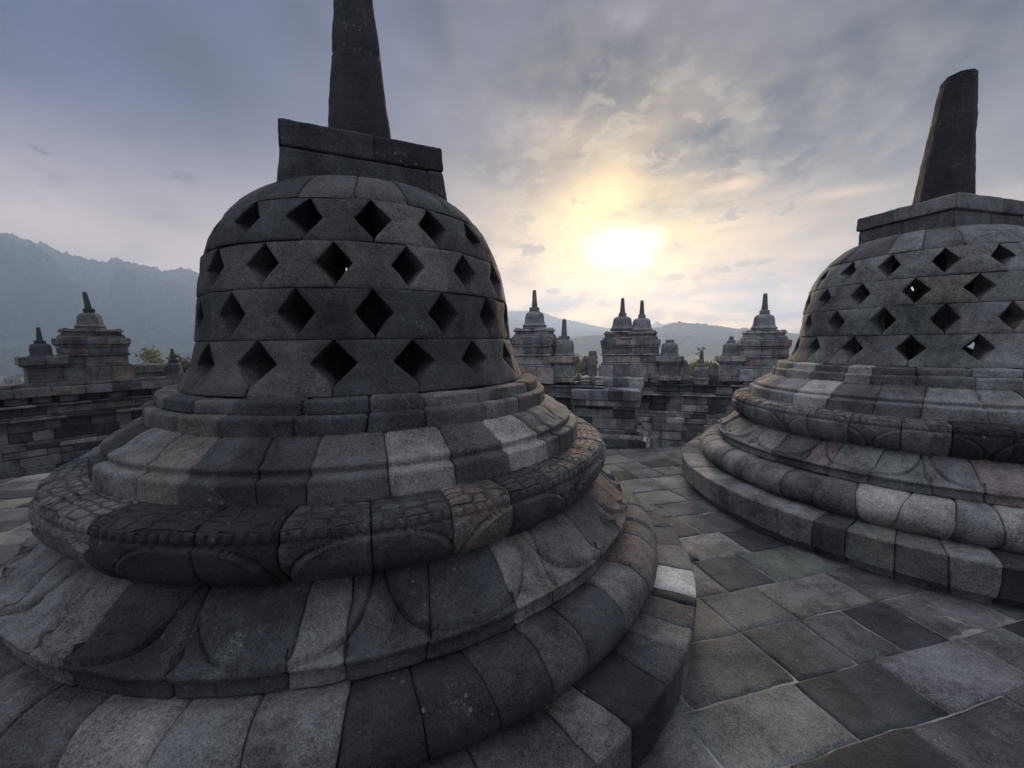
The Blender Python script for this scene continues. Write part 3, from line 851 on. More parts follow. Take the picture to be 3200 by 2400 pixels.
# ================================================================== balustrade walls
rng = np.random.default_rng(5)
def runjoints(a0, a1, lo=.26, hi=.56):
    j = [a0]
    while j[-1] < a1 - hi * 1.2: j.append(j[-1] + rng.uniform(lo, hi))
    if a1 - j[-1] > hi * 1.05: j.append((j[-1] + a1) / 2)
    j.append(a1); return j

def stones_row(acc, mp, a0, a1, z0, z1, n, w='snnnmmmmbbpg', lo=.26, hi=.56, back=.12, fine=.07, off=.012, **kw):
    course(acc, mp, [(n - back, z1 - .002), (n - .004, z1 - .002), (n, z1 - .008), (n, z0 + .006), (n - .02, z0 + .002), (n - back, z0 + .002)],
           runjoints(a0, a1, lo, hi), None, 1.0, da=fine, ds=.035, soft=0, groove=.014, bev=.012, wob=.004, off=off, seed=int((z0 + 5) * 31), deep=.05, chip=1.2, **kw)

WPROF = [(.06, -.185, .0), (-.185, -.42, .0), (-.42, -.495, .05), (-.495, -.60, .10), (-.60, -.76, .15), (-.76, -1.0, .20), (-1.0, -1.27, .20), (-1.27, -1.60, .20)]
def wall(name, mp, a0, a1, label, w='nnnmmmbbgl', top=.66, nz=0.0):
    root = thing(name, tuple(mp(np.array(a0), np.array(0.0), np.array(-1.6))), label, 'wall', 'stone balustrade walls')
    L = root.location
    def wmp(a, n, z):
        v = mp(a, n + nz, z); return v - np.array(L)
    body = Acc()
    for z1, z0, n in WPROF[:2]: stones_row(body, wmp, a0, a1, z0, z1, n)
    k = np.array([-.02, -1.0])
    # solid backing and hidden outer face
    pr = np.array([(-.05, -1.6), (-.05, top - .06), (-.75, top - .08), (-.75, -3.5)])
    aa = np.linspace(a0 + .02, a1 - .02, 40)
    body.grid(wmp(aa[:, None] + 0 * pr[None, :, 0], pr[None, :, 0] + 0 * aa[:, None], pr[None, :, 1] + 0 * aa[:, None]), TONE['d'])
    body.build('wall_body', M_WALL, root)
    base = Acc()
    for z1, z0, n in WPROF[2:]: stones_row(base, wmp, a0, a1, z0, z1, n, lo=.34, hi=.66)
    base.build('base_moulding', M_WALL, root)
    cor = Acc()
    stones_row(cor, wmp, a0, a1, .06, .12, .16, lo=.5, hi=.9); stones_row(cor, wmp, a0, a1, .12, .18, .11, lo=.5, hi=.9)
    stones_row(cor, wmp, a0, a1, .18, .37, .06, lo=.35, hi=.7); stones_row(cor, wmp, a0, a1, .37, .435, .16, lo=.35, hi=.8)
    cor.build('cornice', M_WALL, root)
    cap = Acc()
    for s0 in np.arange(a0, a1 - .2, .42):
        s1 = s0 + rng.uniform(.30, .42); zt = top + rng.uniform(-.10, .05)
        course(cap, wmp, [(-.55, zt), (rng.uniform(.0, .08), zt), (.05, .44), (-.2, .44)], [s0, s1], None, 1.0, da=.06, ds=.05, soft=1, groove=.03, bev=.03, off=.02, deep=.25, chip=2)
    cap.build('coping', M_WALL, root)
    return root

a20, a55 = R_(-20), R_(55)
CWo = (4.2, 12.6); LWo = (-11.3, 8.9)
cmap = linemap(CWo[0], CWo[1], a20)
lmap = linemap(LWo[0], LWo[1], a55)
wall('balustrade_wall', cmap, -.4, 11.5, 'low stone balustrade wall with moulded base, crossing the picture behind the paving', )
wall('balustrade_wall', cmap, -9.5, -1.2, 'stone balustrade wall set nearer, just behind the right flank of the left stupa', nz=1.15, top=.55)
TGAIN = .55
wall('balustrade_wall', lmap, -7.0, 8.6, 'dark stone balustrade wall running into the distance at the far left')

TGAIN = 1.0
def box_block(acc, mp, a0, a1, z0, z1, n0, n1, tone=None, bev=.012, **kw):
    """one squared stone with rough faces: front, top and both ends (along a wall map)"""
    w = a1 - a0; d = n1 - n0
    cx_, cn_ = (a0 + a1) / 2, (n0 + n1) / 2
    def f(a, n, z):
        a = np.mod(a, 4.0); k = np.minimum(np.floor(a + 1e-9), 3); tt = (a - k) * 2 - 1
        hx, hn = n + w / 2, n + d / 2
        x = np.select([k == 0, k == 1, k == 2], [tt * hx, hx, -tt * hx], -hx)
        y = np.select([k == 0, k == 1, k == 2], [hn, -tt * hn, -hn], tt * hn)
        return mp(cx_ + x, cn_ + y, z)
    m = min(w, d) / 2
    course(acc, f, [(-m, z1), (-.006, z1), (0, z1 - .008), (0, z0 + .006), (-.02, z0)], [0, 1, 2, 3, 4], [tone if tone is not None else pick()] * 4,
           max(w, d), da=.05, ds=.03, soft=0, groove=.008, bev=bev, wob=.002, off=.002, deep=.02, ends=(False, True), seed=int(abs(a0 * 31 + z0 * 17)) % 90, chip=1.2)

# the square pier that breaks forward at the corner of the wall
pr_ = thing('wall_pier', tuple(cmap(np.array(-1.0), np.array(.9), np.array(-1.6))), 'square stone pier with a broad stepped foot, jutting forward from the wall', 'pier')
pl = np.array(pr_.location)
pm = lambda a, n, z: cmap(a, n, z) - pl
def ringbox(acc, mp, a0, a1, n0, n1, z0, z1, per, tones=None):
    w, d = a1 - a0, n1 - n0; cx_, cn_ = (a0 + a1) / 2, (n0 + n1) / 2
    def f(a, n, z):
        a = np.mod(a, 4.0); k = np.minimum(np.floor(a + 1e-9), 3); tt = (a - k) * 2 - 1
        hx, hn = n + w / 2, n + d / 2
        x = np.select([k == 0, k == 1, k == 2], [tt * hx, hx, -tt * hx], -hx)
        y = np.select([k == 0, k == 1, k == 2], [hn, -tt * hn, -hn], tt * hn)
        return mp(cx_ + x, cn_ + y, z)
    js = []
    for k, L_ in enumerate((w, d, w, d)):
        nn = max(1, int(round(L_ / per)))
        js += [k + (i + (rng.uniform(-.2, .2) if i else 0)) / nn for i in range(nn)]
    js.append(4.0)
    course(acc, f, [(-min(w, d) / 2 + .01, z1 - .002), (-.006, z1 - .002), (0, z1 - .009), (0, z0 + .006), (-.02, z0 + .002), (-.1, z0 + .002)], js,
           tones, max(w, d), da=.05, ds=.03, soft=0, groove=.012, bev=.012, wob=.003, off=.006, deep=.03, ends=(False, True), seed=int((z0 + 4) * 23), chip=1.2)
for nm, lst in (('foot', [(-2.15, .08, .0, 1.75, -1.60, -1.25), (-2.1, .02, .0, 1.68, -1.25, -1.02)]),
                ('moulding', [(-2.05, -.1, .0, 1.62, -1.02, -.90), (-2.02, -.16, .0, 1.58, -.90, -.78)]),
                ('shaft', [(-1.98, -.28, .0, 1.46, -.78, -.46), (-1.98, -.28, .0, 1.46, -.46, -.20)]),
                ('cornice', [(-2.02, -.28, .0, 1.50, -.20, -.12), (-2.06, -.20, .0, 1.56, -.12, .06), (-2.08, -.17, .0, 1.60, .06, .34)]),
                ('cap', [(-2.0, -.12, -.3, .62, .34, .62)])):
    ac = Acc()
    for q in lst: ringbox(ac, pm, *q, per=.52)
    ac.build(nm, M_WALL, pr_)

# ================================================================== shrines with little stupas along the wall
def lathe(acc, c, prof, tone, n=36, seed=0, amp=.006, fat=1.0):
    q, t = resample([(p[0] * fat, p[1]) for p in prof], .02, 0)
    a = np.linspace(0, 2 * math.pi, n + 1)[:, None]
    p3 = np.stack([np.cos(a) * q[None, :, 0], np.sin(a) * q[None, :, 0], q[None, :, 1] + 0 * a], -1)
    p3[-1] = p3[0]
    d = amp * fbm(p3 * 7 + seed, 3, 4)
    r = q[None, :, 0] + d
    acc.grid(np.stack([c[0] + np.cos(a) * r, c[1] + np.sin(a) * r, q[None, :, 1] + 0 * a], -1), tone, flip=True)

def octospire(acc, c, z0, z1, r0, r1, tone, lean=(0, 0), n=8):
    zz = np.concatenate([np.linspace(z0, z1 - .025, 10), [z1 - .012, z1 - .003, z1]])
    rr = np.concatenate([np.linspace(r0, r1, 10), [r1 * .9, r1 * .65, .001]])
    a = (np.arange(n + 1) + .5) * 2 * math.pi / n
    t = (zz - z0) / (z1 - z0)
    p3 = np.stack([np.cos(a)[:, None] * rr, np.sin(a)[:, None] * rr, zz + 0 * a[:, None]], -1)
    d = 1 + .05 * vnoise(p3 * 9 + c[0]); d[-1] = d[0]
    acc.grid(np.stack([c[0] + np.cos(a)[:, None] * rr * d + lean[0] * t, c[1] + np.sin(a)[:, None] * rr * d + lean[1] * t, zz + 0 * a[:, None]], -1), tone, flip=True)

def tier(acc, c, yaw, hx, hy, z0, z1, per=.5, tone=None, rough=1.0):
    m = min(hx, hy)
    f = boxmap(c[0], c[1], yaw, hx - m, hy - m)
    js = []
    for k, L_ in enumerate((2 * hx, 2 * hy, 2 * hx, 2 * hy)):
        nn = max(1, int(round(L_ / per)))
        js += [k + (i + (rng.uniform(-.2, .2) if i else 0)) / nn for i in range(nn)]
    js.append(4.0)
    course(acc, f, [(.01, z1 - .002), (m - .008, z1 - .002), (m, z1 - .012), (m, z0 + .008), (m - .02, z0 + .002), (m - .1, z0 + .002)], js,
           [pick('nnmmmmbbp') for _ in js[1:]] if tone is None else [tone] * (len(js) - 1), 2 * m, da=.05, ds=.03, soft=0, groove=.010, bev=.012, wob=.003, off=.006, deep=.03,
           ends=(False, True), seed=int(abs(z0 * 37 + hx * 11)), chip=1.4)

def top_stupa(root, c, yaw, zb, s, lean=(0, 0), broken=False, tone='n', fat=1.0):
    """bell, square block and spire; zb is the underside of the bell, s the scale"""
    T = np.array(TONE[tone]) * TGAIN
    ac = Acc()
    lathe(ac, c, [(.10, zb), (.40 * s, zb), (.405 * s, zb + .03 * s), (.375 * s, zb + .06 * s), (.41 * s, zb + .085 * s), (.405 * s, zb + .105 * s)] +
          list(curve([(.385 * s, zb + .12 * s), (.345 * s, zb + .17 * s), (.325 * s, zb + .26 * s), (.315 * s, zb + .36 * s), (.298 * s, zb + .45 * s), (.255 * s, zb + .515 * s), (.17 * s, zb + .555 * s), (.02, zb + .56 * s)], 5))[::1], T * rng.uniform(.85, 1.2), seed=c[0], fat=fat)
    ac.build('bell', M_WALL, root)
    ac = Acc(); tier(ac, c, yaw, .142 * s, .142 * s, zb + .55 * s, zb + .70 * s, per=.6, tone=T * .95)
    ac.build('harmika', M_WALL, root)
    ac = Acc()
    z1 = zb + (1.265 if not broken else .86) * s
    octospire(ac, c, zb + .695 * s, z1, .100 * s, (.062 if not broken else .09) * s, T * .8, lean)
    ac.build('spire', M_WALL, root)

def shrine(c, yaw, zb, s, z_floor, label, tops=None, hx=None, group='shrines topped with small stupas', lean=(0, 0), name='wall_shrine', floor_w=1.0, fat=1.0, wings=False):
    root = thing(name, (c[0], c[1], z_floor), label, 'shrine', group)
    o = (0.0, 0.0); F = z_floor
    zz = lambda k: zb - F + k * s
    hx = hx or .0
    tiers = [('upper_tier', [(.41, -.03, .00), (.44, -.10, -.03), (.40, -.19, -.10)]),
             ('cornice', [(.44, -.25, -.19), (.48, -.30, -.25), (.56, -.52, -.30), (.53, -.60, -.52)]),
             ('shrine_body', [(.50, -.82, -.60), (.53, -.90, -.82), (.48, -1.18, -.90)]),
             ('base', [(.54, -1.26, -1.18), (.60, -1.40, -1.26)])]
    for nm, l in tiers:
        ac = Acc()
        for (h, a, b) in l:
            z0, z1 = zz(a), zz(b)
            if nm == 'base' and (h, a, b) == l[-1]: z0 = -.02
            if z1 - z0 < .02: continue
            tier(ac, o, yaw, h * s * floor_w + hx, h * s * floor_w * .95, z0, z1, per=.46)
        ac.build(nm, M_WALL, root)
    if wings:
        cs, sn = math.cos(yaw), math.sin(yaw)
        ac = Acc()
        for sx in (1,):
            oc = (cs * sx * .90, sn * sx * .90)
            tier(ac, oc, yaw, .42, .36, .40, .62); tier(ac, oc, yaw, .36, .31, .0, .40)
        ac.build('wing', M_WALL, root)
        ac = Acc(); tier(ac, (-cs * .35, -sn * .35), yaw, 1.75, .60, -.02, .20, per=.6); tier(ac, (-cs * .35, -sn * .35), yaw, 1.66, .54, .20, .28, per=.6)
        ac.build('footing', M_WALL, root)
    for (ox, oy, dz, ts) in (tops or [(0, 0, 0, 1)]):
        cc = (o[0] + ox, o[1] + oy)
        top_stupa(root, cc, yaw, zz(0) + dz, s * ts, lean, fat=fat)
    return root

def small_stupa(c, yaw, z_floor, zb, s, label, slab=True, broken=False, spire=True, name='small_stupa', lean=(0, 0), slab_h=.17, tone='n'):
    root = thing(name, (c[0], c[1], z_floor), label, 'small stupa', 'small stupas on the wall')
    b = zb - z_floor
    T = np.array(TONE[tone]) * TGAIN
    if slab:
        ac = Acc(); tier(ac, (0, 0), yaw, .39, .36, b - slab_h, b, per=.5); tier(ac, (0, 0), yaw, .34, .31, b - slab_h - .05, b - slab_h, per=.6)
        ac.build('slab', M_WALL, root)
        ac = Acc(); tier(ac, (0, 0), yaw, .28, .26, .12, b - slab_h - .05, per=.4); tier(ac, (0, 0), yaw, .33, .31, -.03, .12, per=.4)
        ac.build('pedestal', M_WALL, root)
    else:
        ac = Acc(); tier(ac, (0, 0), yaw, .20, .20, -.04, b, per=.5); ac.build('base', M_WALL, root)
    ac = Acc()
    lathe(ac, (0, 0), [(.02, b)] + [(.31 * s, b), (.315 * s, b + .03), (.285 * s, b + .06 * s)] + list(curve([(.275 * s, b + .08 * s), (.272 * s, b + .25 * s), (.258 * s, b + .36 * s), (.20 * s, b + .44 * s), (.03, b + .47 * s)], 5)), T, seed=c[1])
    ac.build('bell', M_WALL, root)
    ac = Acc(); tier(ac, (0, 0), yaw, .135 * s, .135 * s, b + .45 * s, b + .56 * s, per=.6, tone=T); ac.build('harmika', M_WALL, root)
    if spire:
        ac = Acc(); octospire(ac, (0, 0), b + .555 * s, b + (1.03 if not broken else .70) * s, .085 * s, (.055 if not broken else .075) * s, T * .8, lean)
        ac.build('spire', M_WALL, root)
    return root

def away(c, k=.35):
    r = math.hypot(*c); return (c[0] * (1 + k / r), c[1] * (1 + k / r))

ycw, ylw = a20, a55
shrine(away((.70, 12.46), .3), ycw, 2.13, .92, .50, 'tall stone shrine with an intact stupa on top, just right of the big left stupa', hx=.16)
small_stupa(away((1.55, 12.18), .2), ycw, .55, 1.30, 1.06, 'slim spired stupa on a slab, right beside the leftmost far shrine', slab_h=.2)
shrine(away((3.68, 12.80), .5), ycw, 2.01, .83, .55, 'broad stone shrine carrying twin stupas side by side, under the setting sun',
       tops=[(-.27, .02, .02, 1.0), (.31, -.10, -.02, .95)], hx=.44, fat=1.12, name='twin_shrine')
small_stupa(away((4.73, 12.38), .2), ycw, .55, 1.25, .88, 'stupa with no spire left, on a slab right of the twin shrine', spire=False)
small_stupa((5.59, 12.15), ycw, .42, .56, .82, 'lone spired stupa with a twiggy weed growing from its tip', slab=False)
small_stupa(away((6.29, 11.86), .2), ycw, .55, 1.26, .80, 'stupa with a broken stub of a spire, left of the rightmost far shrine', broken=True)
shrine(away((7.02, 11.56), .4), ycw, 1.955, .84, .55, 'stone shrine with one intact stupa, close to the left edge of the right stupa', hx=.14)
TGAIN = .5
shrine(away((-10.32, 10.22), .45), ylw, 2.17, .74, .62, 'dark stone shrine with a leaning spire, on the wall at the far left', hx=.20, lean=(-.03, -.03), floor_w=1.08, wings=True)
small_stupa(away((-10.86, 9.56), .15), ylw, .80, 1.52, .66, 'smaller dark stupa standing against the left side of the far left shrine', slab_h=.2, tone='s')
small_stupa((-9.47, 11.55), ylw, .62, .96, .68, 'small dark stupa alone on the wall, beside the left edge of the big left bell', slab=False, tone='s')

TGAIN = 1.0
# upright antefix stones on the wall top
def antefix(c, yaw, z0, h, w, label, flat=False):
    ac = Acc()
    zt = np.linspace(0, 1, 22)
    if flat: half = w * (.95 - .15 * zt ** 2) * np.where(zt > .97, .93, 1)
    else: half = w * np.sqrt(np.clip(1 - np.clip((zt - .25) / .76, 0, 1) ** 2.2, .02, 1)) * (1 - .1 * zt)
    a = np.linspace(0, 2 * math.pi, 29)[:, None]
    cx_ = np.sign(np.cos(a)) * np.abs(np.cos(a)) ** .55; sy_ = np.sign(np.sin(a)) * np.abs(np.sin(a)) ** .55
    X = cx_ * half; Y = sy_ * (.10 - .03 * zt)
    p3 = np.stack([X, Y, zt * h + 0 * X], -1); dd = 1 + .06 * fbm(p3 * 8 + c[0], 3, 5); dd[-1] = dd[0]
    X, Y = X * dd, Y * dd
    cs, sn = math.cos(yaw), math.sin(yaw)
    V = np.stack([cs * X - sn * Y, sn * X + cs * Y, zt * h + 0 * X], -1)
    tip = np.repeat(V[:, -1:, :].mean(0, keepdims=True), len(a), 0) + np.array([0, 0, .01])
    ac.grid(np.concatenate([V, tip], 1), np.array(TONE['n']), flip=True)
    o = ac.build('antefix_stone', M_WALL); o.location = (c[0], c[1], z0)
    return tag(o, label, 'carved stone', 'upright stones on the wall top')
antefix((2.60, 13.25), ycw, .45, .97, .15, 'flat topped upright stone standing alone left of the twin shrine', flat=True)
antefix((5.15, 12.30), ycw, .55, .58, .17, 'arched upright stone left of the stupa with the weed')
antefix((5.92, 12.05), ycw, .50, .56, .13, 'arched upright stone right of the stupa with the weed')

#TERRAIN
# ================================================================== valley, hills and far mountains
def polar_mesh(name, b0, b1, nb, rs, hfun, mat, kind='structure'):
    bb = np.radians(np.linspace(b0, b1, nb)); B, Rr = np.meshgrid(bb, rs, indexing='ij')
    X, Y = np.sin(B) * Rr, np.cos(B) * Rr
    Z = hfun(np.degrees(B), Rr, X, Y)
    a = Acc(); a.grid(np.stack([X, Y, Z], -1), (.05, .06, .04), flip=False)
    return tag(a.build(name, mat), kind=kind)

def land_material(name, c1, c2, c3, s1, s2):
    m = bpy.data.materials.new(name); m.use_nodes = True
    t = m.node_tree; G = NG(t); b = t.nodes['Principled BSDF']
    co = t.nodes.new('ShaderNodeTexCoord').outputs['Object']
    c = G.mix(G.smooth(G.noise(co, s1, 6, .6), .38, .62), c1, c2)
    c = G.mix(G.smooth(G.noise(G.vmath('ADD', co, (31, 7, 3)), s2, 5, .7), .45, .65), c, c3)
    k = G.smooth(G.noise(co, s2 * 5, 4, .7), .3, .7, .6, 1.4)
    t.links.new(G.scalecol(c, k), b.inputs['Base Color']); b.inputs['Roughness'].default_value = 1.0
    b.inputs['Specular IOR Level'].default_value = .05
    return m
M_LAND = land_material('valley_land', (.075, .085, .045), (.12, .10, .065), (.045, .060, .030), .006, .06)
M_HILL = land_material('hill_forest', (.050, .062, .035), (.075, .080, .050), (.040, .048, .030), .004, .02)

def h_valley(b, r, X, Y):
    base = -3.5 - 20.5 * sstep(r, 16, 75)
    p = np.stack([X, Y, 0 * X], -1)
    can = np.abs(fbm(p / 7.0, 3, 31)) * 5.5 * sstep(r, 70, 130) * (.35 + .65 * sstep(fbm(p / 60.0, 2, 33), -.25, .2))
    return base + can + 3 * fbm(p / 140, 2, 35) * sstep(r, 90, 200) - .5
rs = np.geomspace(15.5, 2950, 280)
polar_mesh('valley', -80, 70, 900, rs, h_valley, M_LAND)

def ridge(bs, es, R0, start, rough, seed, tree=4.0, back=500):
    def f(b, r, X, Y):
        hr = 1.7 + np.tan(np.radians(np.interp(b, bs, es))) * R0
        p = np.stack([X, Y, 0 * X], -1)
        up = sstep(r, start, R0) * .55 + .45 * np.clip((r - start) / (R0 - start), 0, 1) ** 1.6
        down = 1 - .8 * sstep(r, R0, R0 + back)
        gul = 1 - np.abs(fbm(p / 230.0 + seed, 4, seed)) * 1.9
        mask = np.sin(np.pi * np.clip((r - start) / (R0 - start), 0, 1))
        z = -26 + (hr + 26) * up * down + mask * rough * (gul - .75) * (hr + 26)
        z = z + np.abs(fbm(p / 11.0, 3, seed + 2)) * tree * 1.4 - tree * .3
        return z
    return f
lb = [-80, -66, -60, -52, -50.2, -48.6, -47.4, -46.8, -45.3, -43.8, -43.0, -42.2, -41.4, -40.0, -39.4, -38.6, -37.9, -36.8, -33, -28, -20, -14]
le = [8.0, 9.6, 10.1, 9.8, 9.6, 9.4, 9.1, 8.75, 8.4, 8.2, 8.8, 8.45, 8.2, 8.1, 7.65, 8.0, 8.2, 7.7, 7.0, 6.2, 4.6, 2.5]
polar_mesh('hills', -80, -14, 760, np.concatenate([np.linspace(560, 1330, 130), np.linspace(1335, 1460, 34), np.linspace(1480, 1900, 12)]), ridge(lb, le, 1400, 560, .55, 41, 15.0), M_HILL)
polar_mesh('hills', 13.5, 60, 620, np.concatenate([np.linspace(620, 1130, 60), np.linspace(1135, 1240, 30), np.linspace(1260, 1600, 10)]),
           ridge([13, 15, 17, 18.4, 19.6, 20.8, 21.95, 23, 24.2, 25.3, 27, 28.2, 29.4, 31, 34.2, 40, 60], [.6, 1.0, 1.4, 1.7, 1.75, 2.1, 2.38, 2.2, 2.15, 1.9, 1.6, 1.35, 1.4, 1.1, .6, .5, .8], 1200, 620, .22, 47, 5.0), M_HILL)
polar_mesh('hills', -16, 17, 420, np.concatenate([np.linspace(560, 860, 40), np.linspace(865, 950, 26), np.linspace(970, 1200, 8)]),
           ridge([-16, -8, -2, 3, 8.8, 11, 13.1, 15, 17], [1.2, .9, .7, .5, .55, .8, .95, .6, .2], 920, 560, .22, 53, 4.0), M_HILL)
polar_mesh('hills', -18, 19, 420, np.concatenate([np.linspace(1300, 1740, 40), np.linspace(1745, 1840, 18), np.linspace(1860, 2200, 8)]),
           ridge([-18, -10, -4, -.3, 2, 4, 6.7, 9, 13, 16, 19], [4.0, 3.9, 3.8, 3.55, 3.0, 2.45, 1.9, 1.7, 1.35, 1.1, .5], 1800, 1300, .25, 59, 6.0), M_HILL)
polar_mesh('mountains', -22, 22, 420, np.concatenate([np.linspace(1880, 2170, 40), np.linspace(2178, 2270, 18), np.linspace(2290, 2480, 8)]),
           ridge([-22, -12, -6, -.3, 2.5, 4.5, 5.6, 7.1, 9, 11, 13.3, 16, 22], [4.4, 4.8, 4.6, 4.3, 4.35, 4.1, 3.5, 3.1, 2.75, 2.2, 1.75, 1.4, .8], 2220, 1880, .22, 61, 8.0), M_HILL)
polar_mesh('mountains', 14, 30, 240, np.concatenate([np.linspace(2300, 2640, 30), np.linspace(2650, 2750, 12), np.linspace(2770, 2950, 6)]),
           ridge([14, 17.8, 18.4, 18.9, 19.36, 19.8, 20.3, 20.9, 21.6, 22.2, 23.5, 26, 30], [1.4, 1.8, 1.95, 2.3, 2.6, 2.25, 2.1, 2.3, 2.35, 2.0, 1.6, 1.2, .6], 2700, 2300, .15, 67, 6.0), M_HILL)

# ================================================================== trees
def leaf_material(name, c1, c2):
    m = bpy.data.materials.new(name); m.use_nodes = True
    t = m.node_tree; G = NG(t); b = t.nodes['Principled BSDF']
    at = t.nodes.new('ShaderNodeAttribute'); at.attribute_name = 'tone'
    t.links.new(at.outputs['Color'], b.inputs['Base Color']); b.inputs['Roughness'].default_value = .6
    tr = t.nodes.new('ShaderNodeBsdfTranslucent'); t.links.new(at.outputs['Color'], tr.inputs['Color'])
    mx = t.nodes.new('ShaderNodeMixShader'); mx.inputs[0].default_value = .4
    t.links.new(b.outputs[0], mx.inputs[1]); t.links.new(tr.outputs[0], mx.inputs[2])
    t.links.new(mx.outputs[0], t.nodes['Material Output'].inputs['Surface'])
    return m
M_LEAF = leaf_material('leaf', None, None)
M_BARK = simple_mat('bark', (.09, .07, .05), .95, 6)

def tube(acc, pts, rads, tone, n=9):
    pc = np.asarray(pts, float); T = np.gradient(pc, axis=0); T /= np.linalg.norm(T, axis=1)[:, None] + 1e-9
    ref = np.array([.3, .9, .2]); n1 = np.cross(T, ref); n1 /= np.linalg.norm(n1, axis=1)[:, None]; n2 = np.cross(T, n1)
    tt = np.linspace(0, 2 * math.pi, n)
    V = pc[:, None, :] + np.asarray(rads)[:, None, None] * (np.cos(tt)[None, :, None] * n1[:, None] + np.sin(tt)[None, :, None] * n2[:, None])
    acc.grid(V, tone, flip=True)

def leaves(acc, centres, radii, n, size, tone, flat=.75):
    k = rng.integers(len(centres), size=n)
    d = rng.normal(size=(n, 3)); d /= np.linalg.norm(d, axis=1)[:, None]
    r = radii[k] * rng.uniform(.35, 1.0, n) ** .5 * (1 + .25 * rng.normal(size=n))
    P = centres[k] + d * r[:, None] * np.array([1, 1, flat])
    a = rng.normal(size=(n, 3)); a /= np.linalg.norm(a, axis=1)[:, None]
    b = np.cross(a, rng.normal(size=(n, 3))); b /= np.linalg.norm(b, axis=1)[:, None]
    sz = size * rng.uniform(.6, 1.4, n)[:, None]
    V = np.stack([P - a * sz, P - b * sz * .55, P + a * sz, P + b * sz * .55], 1).reshape(-1, 3)
    F = np.arange(4 * n).reshape(n, 4)
    clump = rng.uniform(.65, 1.35, len(centres))[k]
    T = np.repeat(np.asarray(tone)[None] * (clump * rng.uniform(.75, 1.25, n))[:, None], 4, 0)
    acc.faces(V, F, T)

def tree(b, r, ztop, crown, label, tone, n=3200, zb=None, name='leafy_tree', size=.16):
    x, y = math.sin(R_(b)) * r, math.cos(R_(b)) * r
    zb = zb if zb is not None else float(h_valley(np.array(b), np.array(float(r)), np.array(x), np.array(y)))
    root = thing(name, (x, y, zb), label, 'tree', 'trees beyond the balustrade')
    H = ztop - zb
    ac = Acc()
    zt = H - crown * 1.1
    tp = curve([(0, 0, -.3), (.1 * crown, .05, zt * .4), (-.05, .1, zt * .75), (.05, 0, zt)], 6)
    tube(ac, tp, np.linspace(.16 + H * .012, .09, len(tp)), TONE['b'])
    cs, rd = [], []
    for i in range(13):
        a = rng.uniform(0, 2 * math.pi); el = rng.uniform(-.5, 1.0)
        q = np.array([math.cos(a) * crown * rng.uniform(.3, .85), math.sin(a) * crown * rng.uniform(.3, .85), zt + crown * (.25 + .6 * el)])
        cs.append(q); rd.append(crown * rng.uniform(.24, .42))
        m_ = q * .5 + np.array([0, 0, zt * .45])
        tube(ac, [(0, 0, zt * rng.uniform(.7, 1.0)), m_ * [.9, .9, 1], q], [.07, .045, .015], TONE['b'], 6)
    ac.build('trunk', M_BARK, root)
    lc = Acc(); leaves(lc, np.array(cs), np.array(rd), n, size, tone); lc.build('crown', M_LEAF, root, smooth=False)
    return root
rng = np.random.default_rng(77)
tree(-40.2, 52, 1.6, 2.3, 'sunlit leafy tree showing over the far left wall, behind the dark shrine', (.115, .125, .045))
tree(-37.6, 60, .4, 2.4, 'leafy tree close behind the small dark stupa at the far left', (.10, .115, .05))
tree(23.6, 44, -.25, 1.9, 'bright green tree behind the arched stone left of the weed topped stupa', (.15, .16, .05))
tree(26.6, 48, -.55, 2.0, 'bright green tree behind the arched stone right of the weed topped stupa', (.14, .155, .05))
tree(20.6, 52, -.1, 1.5, 'thin leafy tree just right of the stupa without a spire', (.12, .13, .05), n=1500)
tree(9.2, 58, .1, 2.6, 'pale leafy tree seen through the gap left of the twin shrine', (.10, .11, .05))

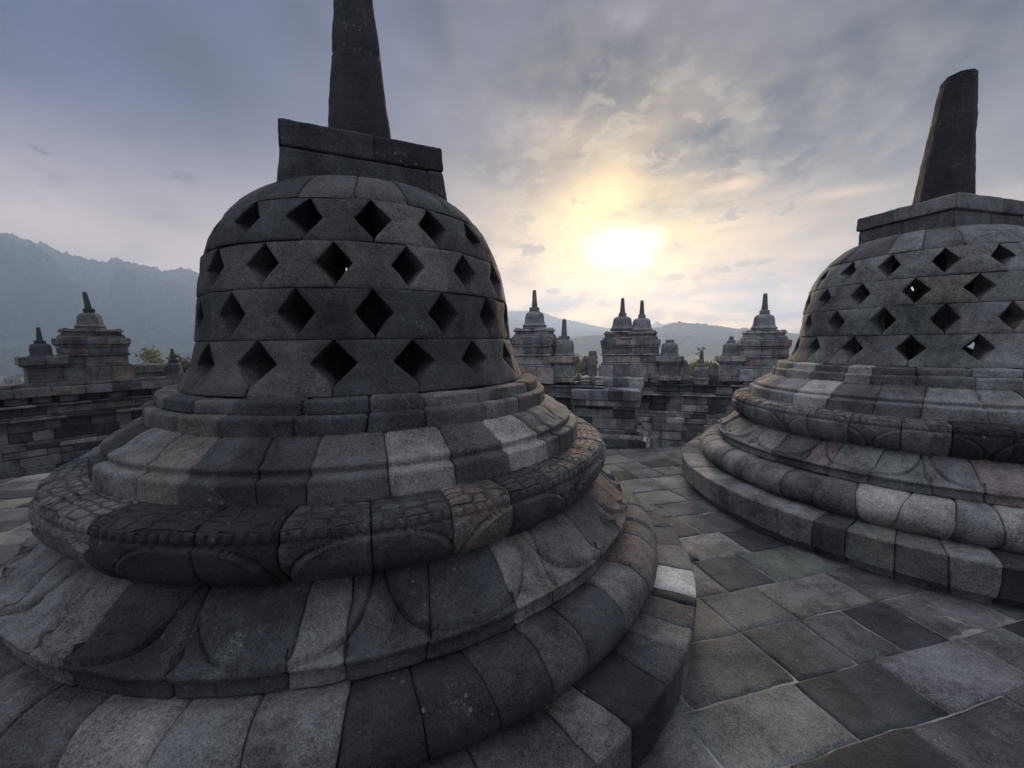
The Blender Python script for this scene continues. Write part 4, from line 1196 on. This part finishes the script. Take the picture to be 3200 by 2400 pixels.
# far woods below the terraces: countless crowns reading as one mass
wa = Acc(); cc, rd = [], []
for i in range(900):
    b = rng.uniform(-56, 40); r = 75 * math.exp(rng.uniform(0, 1.9))
    x, y = math.sin(R_(b)) * r, math.cos(R_(b)) * r
    z = float(h_valley(np.array(b), np.array(r), np.array(x), np.array(y)))
    cc.append((x, y, z + rng.uniform(2, 5.5))); rd.append(rng.uniform(1.6, 3.6))
leaves(wa, np.array(cc), np.array(rd), 60000, .75, (.070, .080, .036))
tag(wa.build('woods', M_LEAF, smooth=False), kind='stuff')

# weed sprouting from the lone stupa's tip
hx_, hy_, hz_ = 5.59, 12.15, .56 + 1.03 * .82
wd = thing('weed', (hx_, hy_, hz_), 'twiggy weed with a few leaves sprouting from the tip of a lone stupa', 'plant')
ac = Acc(); lc = Acc(); ctr = []
for (ddx, dz_) in ((-.17, .09), (-.12, .02), (.02, .10), (-.20, -.10), (.06, .06), (-.10, -.14)):
    tube(ac, [(0, 0, -.02), (ddx * .5, -.05, dz_ * .6 + .02), (ddx, -.07, dz_)], [.009, .007, .004], TONE['b'], 6); ctr.append((ddx, -.07, dz_)); ctr.append((ddx * .7, -.06, dz_ * .8))
ac.build('stem', M_BARK, wd)
leaves(lc, np.array(ctr), np.full(len(ctr), .035), 46, .028, (.09, .10, .045)); lc.build('foliage', M_LEAF, wd, smooth=False)

# ================================================================== air
hz = bpy.data.meshes.new('haze')
x0, x1, y0, y1, z0, z1 = -3000, 3000, -300, 3000, -60, 290
hv = [(x, y, z) for z in (z0, z1) for y in (y0, y1) for x in (x0, x1)]
hz.from_pydata(hv, [], [(0, 2, 3, 1), (4, 5, 7, 6), (0, 1, 5, 4), (2, 6, 7, 3), (0, 4, 6, 2), (1, 3, 7, 5)])
hm = bpy.data.materials.new('haze_air'); hm.use_nodes = True
ht = hm.node_tree; ht.nodes.remove(ht.nodes['Principled BSDF'])
pv = ht.nodes.new('ShaderNodeVolumePrincipled')
pv.inputs['Color'].default_value = (.55, .72, 1.0, 1); pv.inputs['Density'].default_value = .0006
pv.inputs['Anisotropy'].default_value = .40
ht.links.new(pv.outputs[0], ht.nodes['Material Output'].inputs['Volume'])
hz.materials.append(hm)
ho = bpy.data.objects.new('haze', hz); col.objects.link(ho); tag(ho, kind='stuff')
#END
